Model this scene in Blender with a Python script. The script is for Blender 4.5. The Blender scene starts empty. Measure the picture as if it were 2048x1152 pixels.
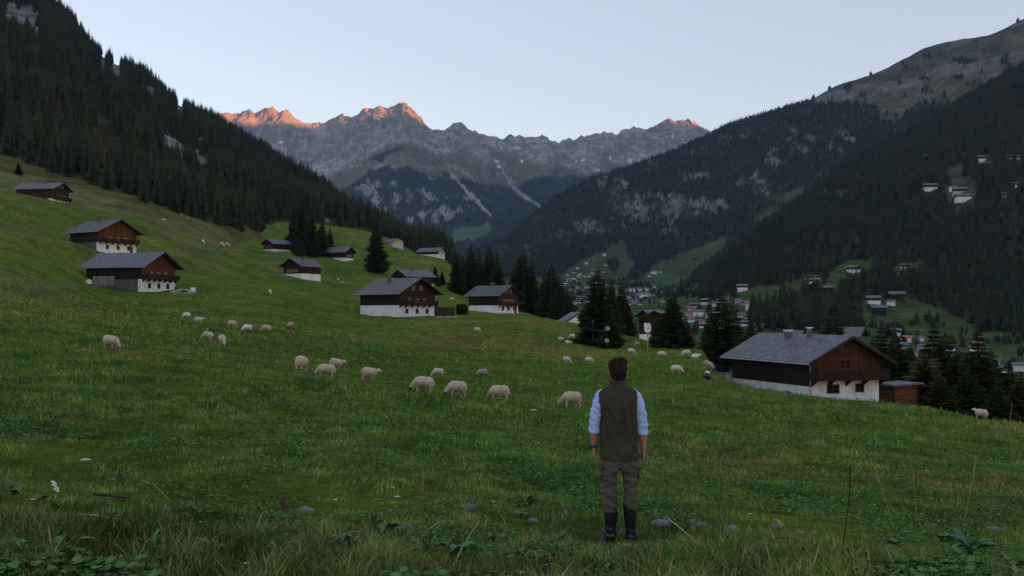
import bpy, bmesh, math, random
import numpy as np
from mathutils import Vector, Matrix
from mathutils.bvhtree import BVHTree

random.seed(7)
RNG = np.random.default_rng(11)
F, HY, CX = 1991.1, 630.0, 1024.0       # focal length in photo pixels, horizon row, centre column
SC = bpy.context.scene
COL = SC.collection
R = math.radians

# ------------------------------------------------------------------ helpers
def link(o, parent=None):
    COL.objects.link(o)
    if parent is not None:
        o.parent = parent
    return o

def tag(o, label=None, cat=None, group=None, kind=None):
    if label: o['label'] = label
    if cat: o['category'] = cat
    if group: o['group'] = group
    if kind: o['kind'] = kind
    return o

def empty(name, loc=(0, 0, 0), rz=0.0, scale=1.0):
    o = bpy.data.objects.new(name, None)
    o.empty_display_size = 0.3
    o.location = loc
    o.rotation_euler = (0, 0, rz)
    o.scale = (scale,) * 3
    return link(o)

def big_mesh(name, verts, faces, mats, smooth=True, cols=None, midx=None):
    """verts (n,3), faces: (m,3) or (m,4) array or list of such arrays."""
    if not isinstance(faces, list): faces = [faces]
    faces = [np.asarray(f, dtype=np.int32) for f in faces if len(f)]
    me = bpy.data.meshes.new(name)
    verts = np.ascontiguousarray(verts, dtype=np.float32)
    me.vertices.add(len(verts))
    me.vertices.foreach_set('co', verts.ravel())
    loops = np.concatenate([f.ravel() for f in faces])
    tot = np.concatenate([np.full(len(f), f.shape[1], np.int32) for f in faces])
    start = np.concatenate([[0], np.cumsum(tot)[:-1]]).astype(np.int32)
    me.loops.add(len(loops))
    me.loops.foreach_set('vertex_index', loops)
    me.polygons.add(len(tot))
    me.polygons.foreach_set('loop_start', start)
    if midx is not None:
        me.polygons.foreach_set('material_index', np.asarray(midx, np.int32))
    me.polygons.foreach_set('use_smooth', np.full(len(tot), smooth))
    for m in (mats if isinstance(mats, (list, tuple)) else [mats]):
        me.materials.append(m)
    me.update(calc_edges=True)
    if cols is not None:
        c = np.ones((len(verts), 4), np.float32)
        c[:, :cols.shape[1]] = cols
        a = me.color_attributes.new('Col', 'FLOAT_COLOR', 'POINT')
        a.data.foreach_set('color', c.ravel())
    return me

class MB:
    """collects boxes, prisms and tubes; build() links them as one mesh object"""
    def __init__(s): s.v, s.f, s.m = [], [], []
    def add(s, verts, faces, mi=0):
        b = len(s.v)
        s.v += [tuple(p) for p in verts]
        s.f += [tuple(i + b for i in f) for f in faces]
        s.m += [mi] * len(faces)
    def box(s, x0, x1, y0, y1, z0, z1, mi=0):
        v = [(x0, y0, z0), (x1, y0, z0), (x1, y1, z0), (x0, y1, z0), (x0, y0, z1), (x1, y0, z1), (x1, y1, z1), (x0, y1, z1)]
        s.add(v, [(0, 3, 2, 1), (4, 5, 6, 7), (0, 1, 5, 4), (1, 2, 6, 5), (2, 3, 7, 6), (3, 0, 4, 7)], mi)
    def prism(s, poly, axis, a, b, mi=0):
        """poly of 2D points extruded along axis from a to b"""
        def mk(p, t):
            return (t, p[0], p[1]) if axis == 'x' else (p[0], t, p[1]) if axis == 'y' else (p[0], p[1], t)
        n = len(poly)
        v = [mk(p, a) for p in poly] + [mk(p, b) for p in poly]
        f = [tuple(range(n))[::-1], tuple(range(n, 2 * n))] + [(i, (i + 1) % n, n + (i + 1) % n, n + i) for i in range(n)]
        s.add(v, f, mi)
    def tube(s, pts, rad, n=6, mi=0):
        pts = [Vector(p) for p in pts]
        rads = rad if isinstance(rad, (list, tuple)) else [rad] * len(pts)
        v, f = [], []
        for i, p in enumerate(pts):
            d = (pts[min(i + 1, len(pts) - 1)] - pts[max(i - 1, 0)]).normalized()
            a = d.cross(Vector((0.3, 0.9, 0.2)) if abs(d.z) > 0.8 else Vector((0, 0, 1))).normalized()
            b = d.cross(a)
            for k in range(n):
                t = 2 * math.pi * k / n
                v.append(p + (a * math.cos(t) + b * math.sin(t)) * rads[i])
        for i in range(len(pts) - 1):
            for k in range(n):
                k2 = (k + 1) % n
                f.append((i * n + k, i * n + k2, (i + 1) * n + k2, (i + 1) * n + k))
        f.append(tuple(range(n))[::-1]); f.append(tuple(range((len(pts) - 1) * n, len(pts) * n)))
        s.add(v, f, mi)
    def mesh(s, name, mats, smooth=False):
        me = bpy.data.meshes.new(name)
        me.from_pydata(s.v, [], s.f)
        for m in (mats if isinstance(mats, (list, tuple)) else [mats]): me.materials.append(m)
        me.polygons.foreach_set('material_index', np.array(s.m, np.int32))
        me.polygons.foreach_set('use_smooth', np.full(len(s.f), smooth))
        me.update()
        return me
    def build(s, name, mats, parent=None, smooth=False):
        me = s.mesh(name, mats, smooth)
        bm = bmesh.new(); bm.from_mesh(me); bmesh.ops.recalc_face_normals(bm, faces=bm.faces); bm.to_mesh(me); bm.free()
        return link(bpy.data.objects.new(name, me), parent)

def perlin(x, y, seed=0):
    x = np.asarray(x, float) + seed * 37.17; y = np.asarray(y, float) - seed * 19.31
    xi = np.floor(x).astype(np.int64); yi = np.floor(y).astype(np.int64)
    xf, yf = x - xi, y - yi
    def g(ix, iy):
        h = (ix * 374761393 + iy * 668265263 + seed * 974711) & 0xffffffff
        h = ((h ^ (h >> 13)) * 1274126177) & 0xffffffff
        a = ((h ^ (h >> 16)) & 0xffff) / 65536.0 * 2 * np.pi
        return np.cos(a), np.sin(a)
    u = xf ** 3 * (xf * (xf * 6 - 15) + 10); v = yf ** 3 * (yf * (yf * 6 - 15) + 10)
    def d(ix, iy, fx, fy):
        a, b = g(ix, iy); return a * fx + b * fy
    n00 = d(xi, yi, xf, yf); n10 = d(xi + 1, yi, xf - 1, yf)
    n01 = d(xi, yi + 1, xf, yf - 1); n11 = d(xi + 1, yi + 1, xf - 1, yf - 1)
    return ((n00 * (1 - u) + n10 * u) * (1 - v) + (n01 * (1 - u) + n11 * u) * v) * 1.5
def fbm(x, y, o=4, seed=0, gain=0.5):
    r, a = 0, 1.0
    for i in range(o):
        r = r + a * perlin(np.asarray(x) * 2 ** i, np.asarray(y) * 2 ** i, seed + i); a *= gain
    return r
def ridged(x, y, o=5, seed=0, gain=0.55):
    r, a, t = 0, 1.0, 0
    for i in range(o):
        r = r + a * (1 - np.abs(perlin(np.asarray(x) * 2 ** i, np.asarray(y) * 2 ** i, seed + i)) * 1.6); t += a; a *= gain
    return r / t
def sstep(a, b, x):
    t = np.clip((x - a) / (b - a), 0, 1); return t * t * (3 - 2 * t)

def pchip(x, Y, xq):
    """monotone cubic along axis 0; x (n,), Y (n,m), xq (q,) -> (q,m)"""
    x = np.asarray(x, float); Y = np.asarray(Y, float)
    h = np.diff(x)[:, None]; dl = np.diff(Y, axis=0) / h
    d = np.zeros_like(Y)
    w1 = 2 * h[1:] + h[:-1]; w2 = h[1:] + 2 * h[:-1]
    ok = dl[1:] * dl[:-1] > 0
    with np.errstate(divide='ignore', invalid='ignore'):
        d[1:-1] = np.where(ok, (w1 + w2) / (w1 / dl[:-1] + w2 / dl[1:]), 0)
    d[0], d[-1] = dl[0], dl[-1]
    i = np.clip(np.searchsorted(x, xq) - 1, 0, len(x) - 2)
    t = ((xq - x[i]) / (x[i + 1] - x[i]))[:, None]; hh = h[i]
    return (Y[i] * (1 + 2 * t) * (1 - t) ** 2 + d[i] * hh * t * (1 - t) ** 2 + Y[i + 1] * t * t * (3 - 2 * t) + d[i + 1] * hh * t * t * (t - 1))

def inpoly(px, py, poly):
    px = np.asarray(px); py = np.asarray(py); ins = np.zeros(px.shape, bool)
    n = len(poly)
    for i in range(n):
        x0, y0 = poly[i]; x1, y1 = poly[(i + 1) % n]
        if y0 == y1: continue
        ins ^= ((y0 > py) != (y1 > py)) & (px < (x1 - x0) * (py - y0) / (y1 - y0) + x0)
    return ins

class Sheet:
    """terrain laid over (azimuth column, log distance); heights in metres"""
    def __init__(s, cols, dist, Z, us, vs, bump=None):
        Z = np.asarray(Z, float)                       # rows = dist, columns = cols
        a = pchip(np.log(dist), Z, np.log(vs))          # (nv, ncols)
        b = pchip(np.asarray(cols, float), a.T, us)     # (nu, nv)
        s.us, s.lv = us, np.log(vs)
        U, V = np.meshgrid(us, vs, indexing='ij')
        X = (U - CX) / F * V
        if bump is not None: b = b + bump(X, V, U, b)
        s.X, s.Y, s.Z, s.U = X, V, b, U
    def z(s, u, v):
        fi = np.interp(u, s.us, np.arange(len(s.us))); fj = np.interp(np.log(v), s.lv, np.arange(len(s.lv)))
        i = np.clip(fi.astype(int), 0, len(s.us) - 2); j = np.clip(fj.astype(int), 0, len(s.lv) - 2)
        a, b = fi - i, fj - j
        Z = s.Z
        return (Z[i, j] * (1 - a) + Z[i + 1, j] * a) * (1 - b) + (Z[i, j + 1] * (1 - a) + Z[i + 1, j + 1] * a) * b
    def zxy(s, x, y):
        return s.z(np.asarray(x) / np.asarray(y) * F + CX, np.asarray(y))
    def build(s, name, mat, colfun):
        nu, nv = s.X.shape
        V = np.stack([s.X, s.Y, s.Z], -1).reshape(-1, 3)
        idx = np.arange(nu * nv).reshape(nu, nv)
        q = np.stack([idx[:-1, :-1], idx[1:, :-1], idx[1:, 1:], idx[:-1, 1:]], -1).reshape(-1, 4)
        PY = HY - s.Z / s.Y * F
        c = colfun(s, s.X, s.Y, s.Z, s.U, PY).reshape(-1, 3)
        me = big_mesh(name, V, q, mat, True, c)
        o = link(bpy.data.objects.new(name, me)); tag(o, kind='structure')
        s.bvh = BVHTree.FromPolygons([tuple(p) for p in V.tolist()], [tuple(f) for f in q.tolist()])
        s.o = o
        return o
    def hit(s, px, py):
        d = Vector(((px - CX) / F, 1.0, (HY - py) / F))
        h = s.bvh.ray_cast(Vector((0, 0, 0)), d.normalized())
        return h[0]
    def slope(s):
        zx = np.gradient(s.Z, axis=0) / np.maximum(1e-6, np.gradient(s.X, axis=0))
        zy = np.gradient(s.Z, axis=1) / np.gradient(s.Y, axis=1)
        return np.hypot(zx, zy)

# ------------------------------------------------------------------ materials
def mat(name, color=(0.5, 0.5, 0.5), rough=0.8, spec=0.3):
    m = bpy.data.materials.new(name); m.use_nodes = True
    b = m.node_tree.nodes['Principled BSDF']
    b.inputs['Base Color'].default_value = (*color, 1); b.inputs['Roughness'].default_value = rough
    b.inputs['Specular IOR Level'].default_value = spec
    return m
class NT:
    def __init__(s, m): s.t = m.node_tree; s.b = s.t.nodes['Principled BSDF']
    def n(s, typ, **kw):
        nd = s.t.nodes.new(typ)
        for k, v in kw.items():
            if k in nd.inputs: nd.inputs[k].default_value = v
            else: setattr(nd, k, v)
        return nd
    def l(s, a, b): s.t.links.new(a, b)
    def noise(s, scale, detail=4, rough=0.6, vec=None):
        nd = s.n('ShaderNodeTexNoise'); nd.inputs['Scale'].default_value = scale
        nd.inputs['Detail'].default_value = detail; nd.inputs['Roughness'].default_value = rough
        if vec is not None: s.l(vec, nd.inputs['Vector'])
        return nd.outputs['Fac']
    def obj(s): return s.n('ShaderNodeTexCoord').outputs['Object']
    def maprange(s, v, a, b, c, d):
        nd = s.n('ShaderNodeMapRange'); s.l(v, nd.inputs[0])
        for i, x in enumerate((a, b, c, d)): nd.inputs[i + 1].default_value = x
        return nd.outputs[0]
    def mul(s, col, fac):
        nd = s.n('ShaderNodeMix', data_type='RGBA', blend_type='MULTIPLY'); nd.inputs[0].default_value = 1
        s.l(col, nd.inputs[6]); s.l(fac, nd.inputs[7]); return nd.outputs[2]
    def mix(s, fac, a, b):
        nd = s.n('ShaderNodeMix', data_type='RGBA')
        s.l(fac, nd.inputs[0])
        for v, i in ((a, 6), (b, 7)):
            if isinstance(v, tuple): nd.inputs[i].default_value = (*v, 1)
            else: s.l(v, nd.inputs[i])
        return nd.outputs[2]
    def math(s, op, a, b=None):
        nd = s.n('ShaderNodeMath', operation=op)
        for i, v in enumerate((a, b)):
            if v is None: continue
            if isinstance(v, (int, float)): nd.inputs[i].default_value = v
            else: s.l(v, nd.inputs[i])
        return nd.outputs[0]
    def bump(s, h, dist, strength=1.0):
        nd = s.n('ShaderNodeBump'); nd.inputs['Distance'].default_value = dist; nd.inputs['Strength'].default_value = strength
        s.l(h, nd.inputs['Height']); s.l(nd.outputs[0], s.b.inputs['Normal'])
    def color(s, c): s.l(c, s.b.inputs['Base Color'])

def attr_mat(name, scales, lo, hi, bump=None, rough=0.9, spec=0.1):
    """base colour from the 'Col' attribute, varied by noise at several scales (world units)"""
    m = mat(name, rough=rough, spec=spec); t = NT(m)
    c = t.n('ShaderNodeVertexColor', layer_name='Col').outputs['Color']
    o = t.obj()
    for sc in scales:
        f = t.noise(sc, 5, 0.65, o)
        c = t.mul(c, t.maprange(f, 0.3, 0.7, lo, hi))
    t.color(c)
    if bump: t.bump(t.noise(bump[0], 6, 0.7, o), bump[1])
    return m

def tint_mat(name, c0, c1, rough=0.75, spec=0.2, use_col=False, noise=None, trans=0.0):
    m = mat(name, c0, rough, spec); t = NT(m)
    if use_col:
        c = t.n('ShaderNodeVertexColor', layer_name='Col').outputs['Color']
    else:
        r = t.n('ShaderNodeObjectInfo').outputs['Random']
        c = t.mix(r, c0, c1)
    if noise:
        c = t.mul(c, t.maprange(t.noise(noise, 3, 0.6, t.obj()), 0.3, 0.7, 0.55, 1.45))
    t.color(c)
    return m

def wood(name, c0, c1, axis, step=0.22):
    m = mat(name, c0, 0.75, 0.2); t = NT(m)
    o = t.obj(); sp = t.n('ShaderNodeSeparateXYZ'); t.l(o, sp.inputs[0])
    v = sp.outputs['Z'] if axis == 'z' else t.math('ADD', sp.outputs['X'], sp.outputs['Y'])
    s = t.math('DIVIDE', v, step)
    fr = t.math('FRACT', s); fl = t.math('FLOOR', s)
    wn = t.n('ShaderNodeTexWhiteNoise', noise_dimensions='1D'); t.l(fl, wn.inputs['W'])
    mp = t.n('ShaderNodeMapping'); mp.inputs['Scale'].default_value = (6, 6, 0.6) if axis != 'z' else (0.7, 0.7, 8)
    t.l(o, mp.inputs['Vector'])
    g = t.noise(1.5, 6, 0.7, mp.outputs[0])
    f = t.math('ADD', t.math('MULTIPLY', wn.outputs['Value'], 0.55), t.math('MULTIPLY', t.maprange(g, 0.3, 0.7, 0, 1), 0.45))
    c = t.mix(f, c0, c1)
    gap = t.maprange(t.math('ABSOLUTE', t.math('SUBTRACT', fr, 0.5)), 0.40, 0.48, 1.0, 0.35)
    t.color(t.mul(c, gap))
    t.bump(gap, 0.02)
    return m

def roof_mat(name, base):
    m = mat(name, base, 0.62, 0.4); t = NT(m)
    o = t.obj(); sp = t.n('ShaderNodeSeparateXYZ'); t.l(o, sp.inputs[0])
    cb = t.n('ShaderNodeCombineXYZ'); t.l(sp.outputs['Y'], cb.inputs[0]); t.l(sp.outputs['X'], cb.inputs[1])
    br = t.n('ShaderNodeTexBrick'); t.l(cb.outputs[0], br.inputs['Vector'])
    b = Vector(base)
    br.inputs['Color1'].default_value = (*(b * 0.72), 1); br.inputs['Color2'].default_value = (*(b * 1.3), 1)
    br.inputs['Mortar'].default_value = (*(b * 0.3), 1)
    for k, v in (('Scale', 1.0), ('Mortar Size', 0.016), ('Brick Width', 0.42), ('Row Height', 0.24), ('Bias', 0.0)):
        br.inputs[k].default_value = v
    n = t.noise(0.9, 5, 0.7, o)
    c = t.mul(br.outputs['Color'], t.maprange(n, 0.3, 0.7, 0.72, 1.25))
    t.color(c)
    row = t.math('FRACT', t.math('DIVIDE', sp.outputs['X'], 0.24))
    t.bump(t.math('ADD', t.math('MULTIPLY', row, 0.6), br.outputs['Fac']), 0.03)
    return m

M = {}
M['meadow'] = attr_mat('meadow_grass', (0.09, 0.7, 5.0, 22.0), 0.66, 1.34, (4.0, 0.22), spec=0.0)
M['forest_floor'] = attr_mat('forest_floor', (0.02, 0.11), 0.6, 1.4, (0.1, 3.0), spec=0.0)
M['rock'] = attr_mat('alpine_rock', (0.006, 0.03), 0.8, 1.2, (0.02, 14.0))
M['needle'] = tint_mat('spruce_needles', (0.026, 0.040, 0.016), (0.042, 0.050, 0.020), 0.9, 0.03)
M['needle_far'] = mat('forest_needles', (0.03, 0.04, 0.02), 0.95, 0.02); t = NT(M['needle_far'])
rd_ = t.n('ShaderNodeObjectInfo').outputs['Random']; rp = t.n('ShaderNodeValToRGB'); t.l(rd_, rp.inputs[0])
e_ = rp.color_ramp.elements; e_[0].color = (0.030, 0.054, 0.034, 1); e_[1].position = 1.0; e_[1].color = (0.095, 0.074, 0.034, 1)
for p_, c_ in ((0.35, (0.048, 0.074, 0.042, 1)), (0.65, (0.064, 0.085, 0.046, 1)), (0.86, (0.068, 0.074, 0.034, 1))):
    q_ = e_.new(p_); q_.color = c_
t.color(rp.outputs[0])
M['bark'] = tint_mat('bark', (0.05, 0.04, 0.03), (0.08, 0.06, 0.045), 0.9, 0.1)
M['grass'] = tint_mat('grass_blades', (0.05, 0.1, 0.02), (0, 0, 0), 0.8, 0.06, use_col=True)
M['plaster'] = mat('white_plaster', (0.72, 0.71, 0.69), 0.9, 0.1)
t = NT(M['plaster']); o_ = t.obj()
t.color(t.mix(t.maprange(t.noise(0.8, 6, 0.7, o_), 0.45, 0.75, 0, 1), (0.86, 0.855, 0.85), (0.56, 0.55, 0.54)))
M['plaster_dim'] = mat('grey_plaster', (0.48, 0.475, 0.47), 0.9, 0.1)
M['stone'] = mat('grey_stone', (0.2, 0.19, 0.18), 0.9, 0.2)
t = NT(M['stone']); o_ = t.obj()
vo = t.n('ShaderNodeTexVoronoi'); vo.inputs['Scale'].default_value = 2.6; t.l(o_, vo.inputs['Vector'])
t.color(t.mul(t.mix(t.noise(1.5, 5, 0.7, o_), (0.10, 0.095, 0.09), (0.30, 0.29, 0.28)), t.maprange(vo.outputs['Distance'], 0.0, 0.5, 1.2, 0.5)))
M['rock_small'] = mat('field_stone', (0.3, 0.29, 0.28), 0.9, 0.2)
t = NT(M['rock_small']); o_ = t.obj()
t.color(t.mix(t.noise(9, 6, 0.75, o_), (0.07, 0.068, 0.065), (0.34, 0.335, 0.33))); t.bump(t.noise(18, 6, 0.7, o_), 0.03)
M['wood_dark'] = wood('dark_log_wall', (0.012, 0.009, 0.008), (0.034, 0.022, 0.016), 'z', 0.24)
M['wood_warm'] = wood('warm_gable_boards', (0.018, 0.010, 0.007), (0.105, 0.044, 0.019), 'v', 0.2)
M['wood_orange'] = wood('orange_gable_boards', (0.035, 0.016, 0.008), (0.19, 0.078, 0.027), 'v', 0.3)
M['wood_red'] = wood('red_brown_boards', (0.018, 0.010, 0.007), (0.062, 0.028, 0.015), 'v', 0.22)
M['wood_shed'] = wood('shed_boards', (0.09, 0.036, 0.016), (0.19, 0.078, 0.032), 'z', 0.2)
M['wood_grey'] = wood('weathered_boards', (0.09, 0.075, 0.06), (0.22, 0.19, 0.16), 'v', 0.25)
M['trim'] = tint_mat('dark_trim', (0.03, 0.02, 0.014), (0.05, 0.03, 0.02), 0.7, 0.2)
M['frame'] = mat('window_frame', (0.09, 0.045, 0.025), 0.6)
M['glass'] = mat('window_glass', (0.008, 0.009, 0.011), 0.4, 0.04)
M['roof'] = roof_mat('grey_shingle_roof', (0.135, 0.14, 0.155))
M['roof_dark'] = roof_mat('dark_shingle_roof', (0.095, 0.095, 0.10))
M['roof_brown'] = roof_mat('brown_grey_roof', (0.13, 0.122, 0.118))
M['frame_pale'] = mat('pale_window_frame', (0.42, 0.37, 0.30), 0.7)
M['roof_red'] = roof_mat('red_tile_roof', (0.45, 0.13, 0.07))
M['lamp_white'] = mat('white_metal', (0.8, 0.8, 0.8), 0.4)
M['metal'] = mat('galvanised_metal', (0.32, 0.33, 0.35), 0.4, 0.5)
M['black'] = mat('black_plastic', (0.012, 0.012, 0.014), 0.35, 0.5)
M['panel'] = mat('solar_glass', (0.012, 0.016, 0.035), 0.12, 0.6)
M['gravel'] = mat('pale_gravel', (0.36, 0.35, 0.33), 0.95, 0.1)
t = NT(M['gravel']); t.color(t.mix(t.noise(3, 6, 0.7, t.obj()), (0.22, 0.21, 0.2), (0.42, 0.41, 0.39)))
M['soil'] = mat('bare_earth', (0.12, 0.10, 0.06), 0.95, 0.1)

# ------------------------------------------------------------------ terrain: near meadow
mc = [-900, -400, 0, 250, 500, 750, 880, 1000, 1200, 1400, 1440, 1480, 1620, 1800, 2048, 2400, 2900]
md = [0.6, 4, 7.4, 9.7, 15, 25, 40, 55, 75, 100, 140, 200, 270, 350, 450, 600, 850, 1200]
mz = [
 [-1.6, -1.6, -1.6, -1.6, -1.6, -1.6, -1.6, -1.6, -1.6, -1.6, -1.6, -1.6, -1.6, -1.6, -1.6, -1.6, -1.6],
 [-1.5, -1.6, -1.7, -1.72, -1.75, -1.77, -1.78, -1.8, -1.8, -1.82, -1.83, -1.83, -1.85, -1.88, -1.9, -1.95, -2.0],
 [-1.3, -1.6, -1.8, -1.85, -1.9, -1.93, -1.95, -1.97, -2.0, -2.02, -2.02, -2.03, -2.05, -2.1, -2.15, -2.25, -2.4],
 [-1.2, -1.6, -1.88, -1.98, -2.05, -2.1, -2.12, -2.15, -2.2, -2.23, -2.24, -2.25, -2.28, -2.33, -2.4, -2.55, -2.8],
 [-0.9, -1.5, -1.95, -2.1, -2.25, -2.35, -2.4, -2.45, -2.52, -2.6, -2.62, -2.64, -2.7, -2.8, -2.9, -3.1, -3.5],
 [0, -1.1, -1.85, -2.15, -2.45, -2.7, -2.8, -2.9, -3.05, -3.2, -3.24, -3.27, -3.35, -3.5, -3.65, -4, -4.7],
 [1.5, -0.3, -1.5, -1.9, -2.45, -3.1, -3.4, -3.6, -3.9, -4.0, -4.05, -4.1, -4.25, -4.5, -4.85, -5.4, -6.5],
 [3.5, 1.0, -0.9, -1.55, -2.4, -3.45, -4.0, -4.35, -4.8, -4.45, -4.6, -4.7, -5.0, -5.35, -6.0, -6.8, -8.5],
 [6, 3, 0.3, -0.9, -2.2, -3.7, -4.5, -4.8, -5.0, -4.3, -4.95, -5.45, -6.2, -6.7, -8.4, -9.5, -11],
 [9, 6, 2.5, 0.1, -1.0, -3.2, -4.2, -4.4, -4.75, -4.1, -6.6, -7.4, -8.6, -9.6, -12.5, -14, -17],
 [14, 10, 7, 2, 0.9, -2.2, -2.6, -2.6, -4.3, -5.2, -9.5, -11.5, -13.5, -15, -18, -20, -25],
 [22, 17, 15, 5, 4.4, -0.6, -0.8, -0.8, -2.4, -12, -15.5, -18, -22, -24, -28, -30, -35],
 [34, 38, 27, 16.5, 9, 2.6, 1.8, 0.3, -5, -25, -27.5, -30, -35, -36, -40, -42, -45],
 [52, 58, 44, 32, 18, 9, 7, 2.2, -14, -38, -39.5, -41, -45, -46, -48, -50, -52],
 [76, 82, 66, 52, 30, 22, 16, 2, -30, -50, -52.5, -55, -52, -54, -56, -58, -60],
 [110, 112, 92, 78, 52, 41, 33, -15, -50, -60, -60.5, -61, -62, -64, -66, -68, -70],
 [140, 140, 130, 120, 88, 66, 30, -40, -70, -75, -75.0, -75, -75, -75, -75, -75, -75],
 [150, 150, 150, 150, 110, 60, -10, -70, -80, -80, -80.0, -80, -80, -80, -80, -80, -80]]
def meadow_bump(X, Y, U, Z):
    far = sstep(10, 60, Y)
    b = 0.05 * fbm(X / 1.3, Y / 1.3, 3, 3) * (1 - sstep(40, 90, Y))
    b += 0.16 * fbm(X / 6, Y / 5, 4, 5) * sstep(7, 16, Y)
    b += 0.5 * fbm(X / 38, Y / 38, 2, 9) * far * (1 - 0.5 * sstep(50, 90, Y) * sstep(1350, 1500, U))
    b += 1.6 * fbm(X / 120, Y / 120, 2, 12) * sstep(130, 260, Y)
    # low terraces across the slope on the left
    w = sstep(90, 160, Y) * (1 - sstep(700, 1000, U))
    b += w * 0.6 * np.sin((Z + 0.06 * X) * 0.9 + 3 * fbm(X / 90, Y / 90, 2, 21))
    return b
us = np.concatenate([np.linspace(-900, -60, 60), np.linspace(-50, 2100, 520), np.linspace(2120, 2900, 40)])
vs = np.concatenate([np.linspace(0.6, 6, 10), np.geomspace(6.4, 1200, 420)])
meadow = Sheet(mc, md, mz, us, vs, meadow_bump)
def meadow_col(s, X, Y, Z, U, PY):
    n1 = fbm(X / 9, Y / 9, 4, 31); n2 = fbm(X / 40, Y / 40, 3, 33); n3 = fbm(X / 2.2, Y / 3.5, 3, 35)
    c = np.stack([0.088 + 0 * X, 0.128 + 0 * X, 0.020 + 0 * X], -1)
    def mixto(col, w):
        return c * (1 - w[..., None]) + np.array(col) * w[..., None]
    c = mixto((0.050, 0.096, 0.018), sstep(0.05, 0.6, n3 + 0.4 * n1))
    c = mixto((0.138, 0.128, 0.034), 0.8 * sstep(0.1, 0.6, n2 + 0.5 * n1))
    c = mixto((0.092, 0.132, 0.022), sstep(120, 260, Y) * 0.5)
    c = mixto((0.060, 0.105, 0.018), 0.8 * sstep(0.15, 0.5, fbm(X / 26, Y / 70, 4, 37)) * sstep(30, 80, Y))
    c = mixto((0.135, 0.125, 0.045), 0.6 * sstep(0.25, 0.6, fbm(X / 60, Y / 30, 4, 39)) * sstep(30, 80, Y))
    # drier brown upper slope under the wood
    c = mixto((0.128, 0.118, 0.050), 0.85 * sstep(15, 45, Z - 0.02 * X) * sstep(330, 420, Y) * (1 - sstep(300, 520, U)))
    c = mixto((0.12, 0.09, 0.045), 0.7 * sstep(0.15, 0.5, n1) * sstep(230, 330, Y) * sstep(200, 330, U) * (1 - sstep(420, 560, U)))
    c = mixto((0.06, 0.05, 0.032), 0.6 * sstep(0.1, 0.6, n3) * (1 - sstep(9, 13, Y)))
    return c * np.array([1.16, 1.17, 1.3])
meadow.build('meadow', M['meadow'], meadow_col)

# ------------------------------------------------------------------ terrain: wooded slope on the left
lc = [-700, -300, 0, 130, 200, 285, 340, 440, 520, 600, 660, 730, 800, 890, 960]
base_D = np.interp(lc, [-700, 0, 250, 460, 560, 700, 800, 890, 960], [560, 520, 450, 520, 600, 760, 750, 800, 900])
base_py = np.interp(lc, [-700, -300, 0, 110, 250, 460, 560, 700, 800, 890, 960], [40, 180, 300, 345, 388, 455, 478, 462, 495, 517, 640])
sky_py = np.interp(lc, [-700, -300, 0, 130, 200, 285, 340, 440, 520, 600, 660, 730, 800, 890, 960], [-480, -240, -60, 20, 108, 155, 200, 252, 305, 355, 395, 447, 480, 516, 650])
sky_D = np.interp(lc, [-700, 700, 890, 960], [1500, 1500, 1250, 1150])
ld = np.geomspace(380, 2100, 40)
lz = np.zeros((40, len(lc)))
for j in range(len(lc)):
    l0, l1 = math.log(base_D[j]), math.log(sky_D[j])
    for i, D in enumerate(ld):
        t = (math.log(D) - l0) / (l1 - l0)
        if t < 0: py = base_py[j] - t * 260
        elif t <= 1: py = base_py[j] + (sky_py[j] - base_py[j]) * (t ** 0.92)
        else: py = sky_py[j] + (t - 1) * 420
        lz[i, j] = (HY - py) / F * D
def left_bump(X, Y, U, Z):
    w = sstep(480, 700, Y)
    return w * (14 * fbm(X / 190, Y / 190, 4, 41) + 5 * np.abs(fbm(X / 60, Y / 60, 3, 44)))
left = Sheet(lc, ld, lz, np.linspace(-700, 960, 300), np.geomspace(395, 2100, 200), left_bump)
LEFT_ROCK = [(25, 25, 22, 20), (62, 38, 16, 18), (50, 30, 30, 20), (205, 125, 9, 22), (233, 138, 12, 20), (300, 180, 14, 8), (205, 248, 16, 15), (232, 275, 10, 8),
             (345, 290, 20, 18), (380, 305, 24, 14), (405, 318, 18, 12), (335, 285, 10, 26), (360, 215, 10, 12), (405, 275, 6, 10), (20, 15, 20, 12), (410, 205, 8, 6), (655, 440, 6, 3), (75, 62, 10, 8)]
def patch(U, PY, lst, seed=50, k=0.45):
    r = np.zeros(U.shape)
    n = fbm(U / 14, PY / 14, 4, seed)
    for (x, y, a, b) in lst:
        d = np.hypot((U - x) / a, (PY - y) / b)
        r = np.maximum(r, 1 - sstep(0.75, 1.15, d + k * n))
    return r
LEFT_ROCK = [(x, y, a * 0.85, b * 0.8) for x, y, a, b in LEFT_ROCK]
def left_rockmask(U, PY): return patch(U, PY, LEFT_ROCK)
def left_col(s, X, Y, Z, U, PY):
    r = left_rockmask(U, PY)[..., None]
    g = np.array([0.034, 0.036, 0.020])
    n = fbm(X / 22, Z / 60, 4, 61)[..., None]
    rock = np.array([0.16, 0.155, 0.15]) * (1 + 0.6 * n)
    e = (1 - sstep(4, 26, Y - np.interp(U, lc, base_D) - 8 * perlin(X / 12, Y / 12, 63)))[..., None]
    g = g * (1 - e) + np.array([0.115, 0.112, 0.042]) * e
    return g * (1 - r) + rock * r
left.build('wooded_slope', M['forest_floor'], left_col)

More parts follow.
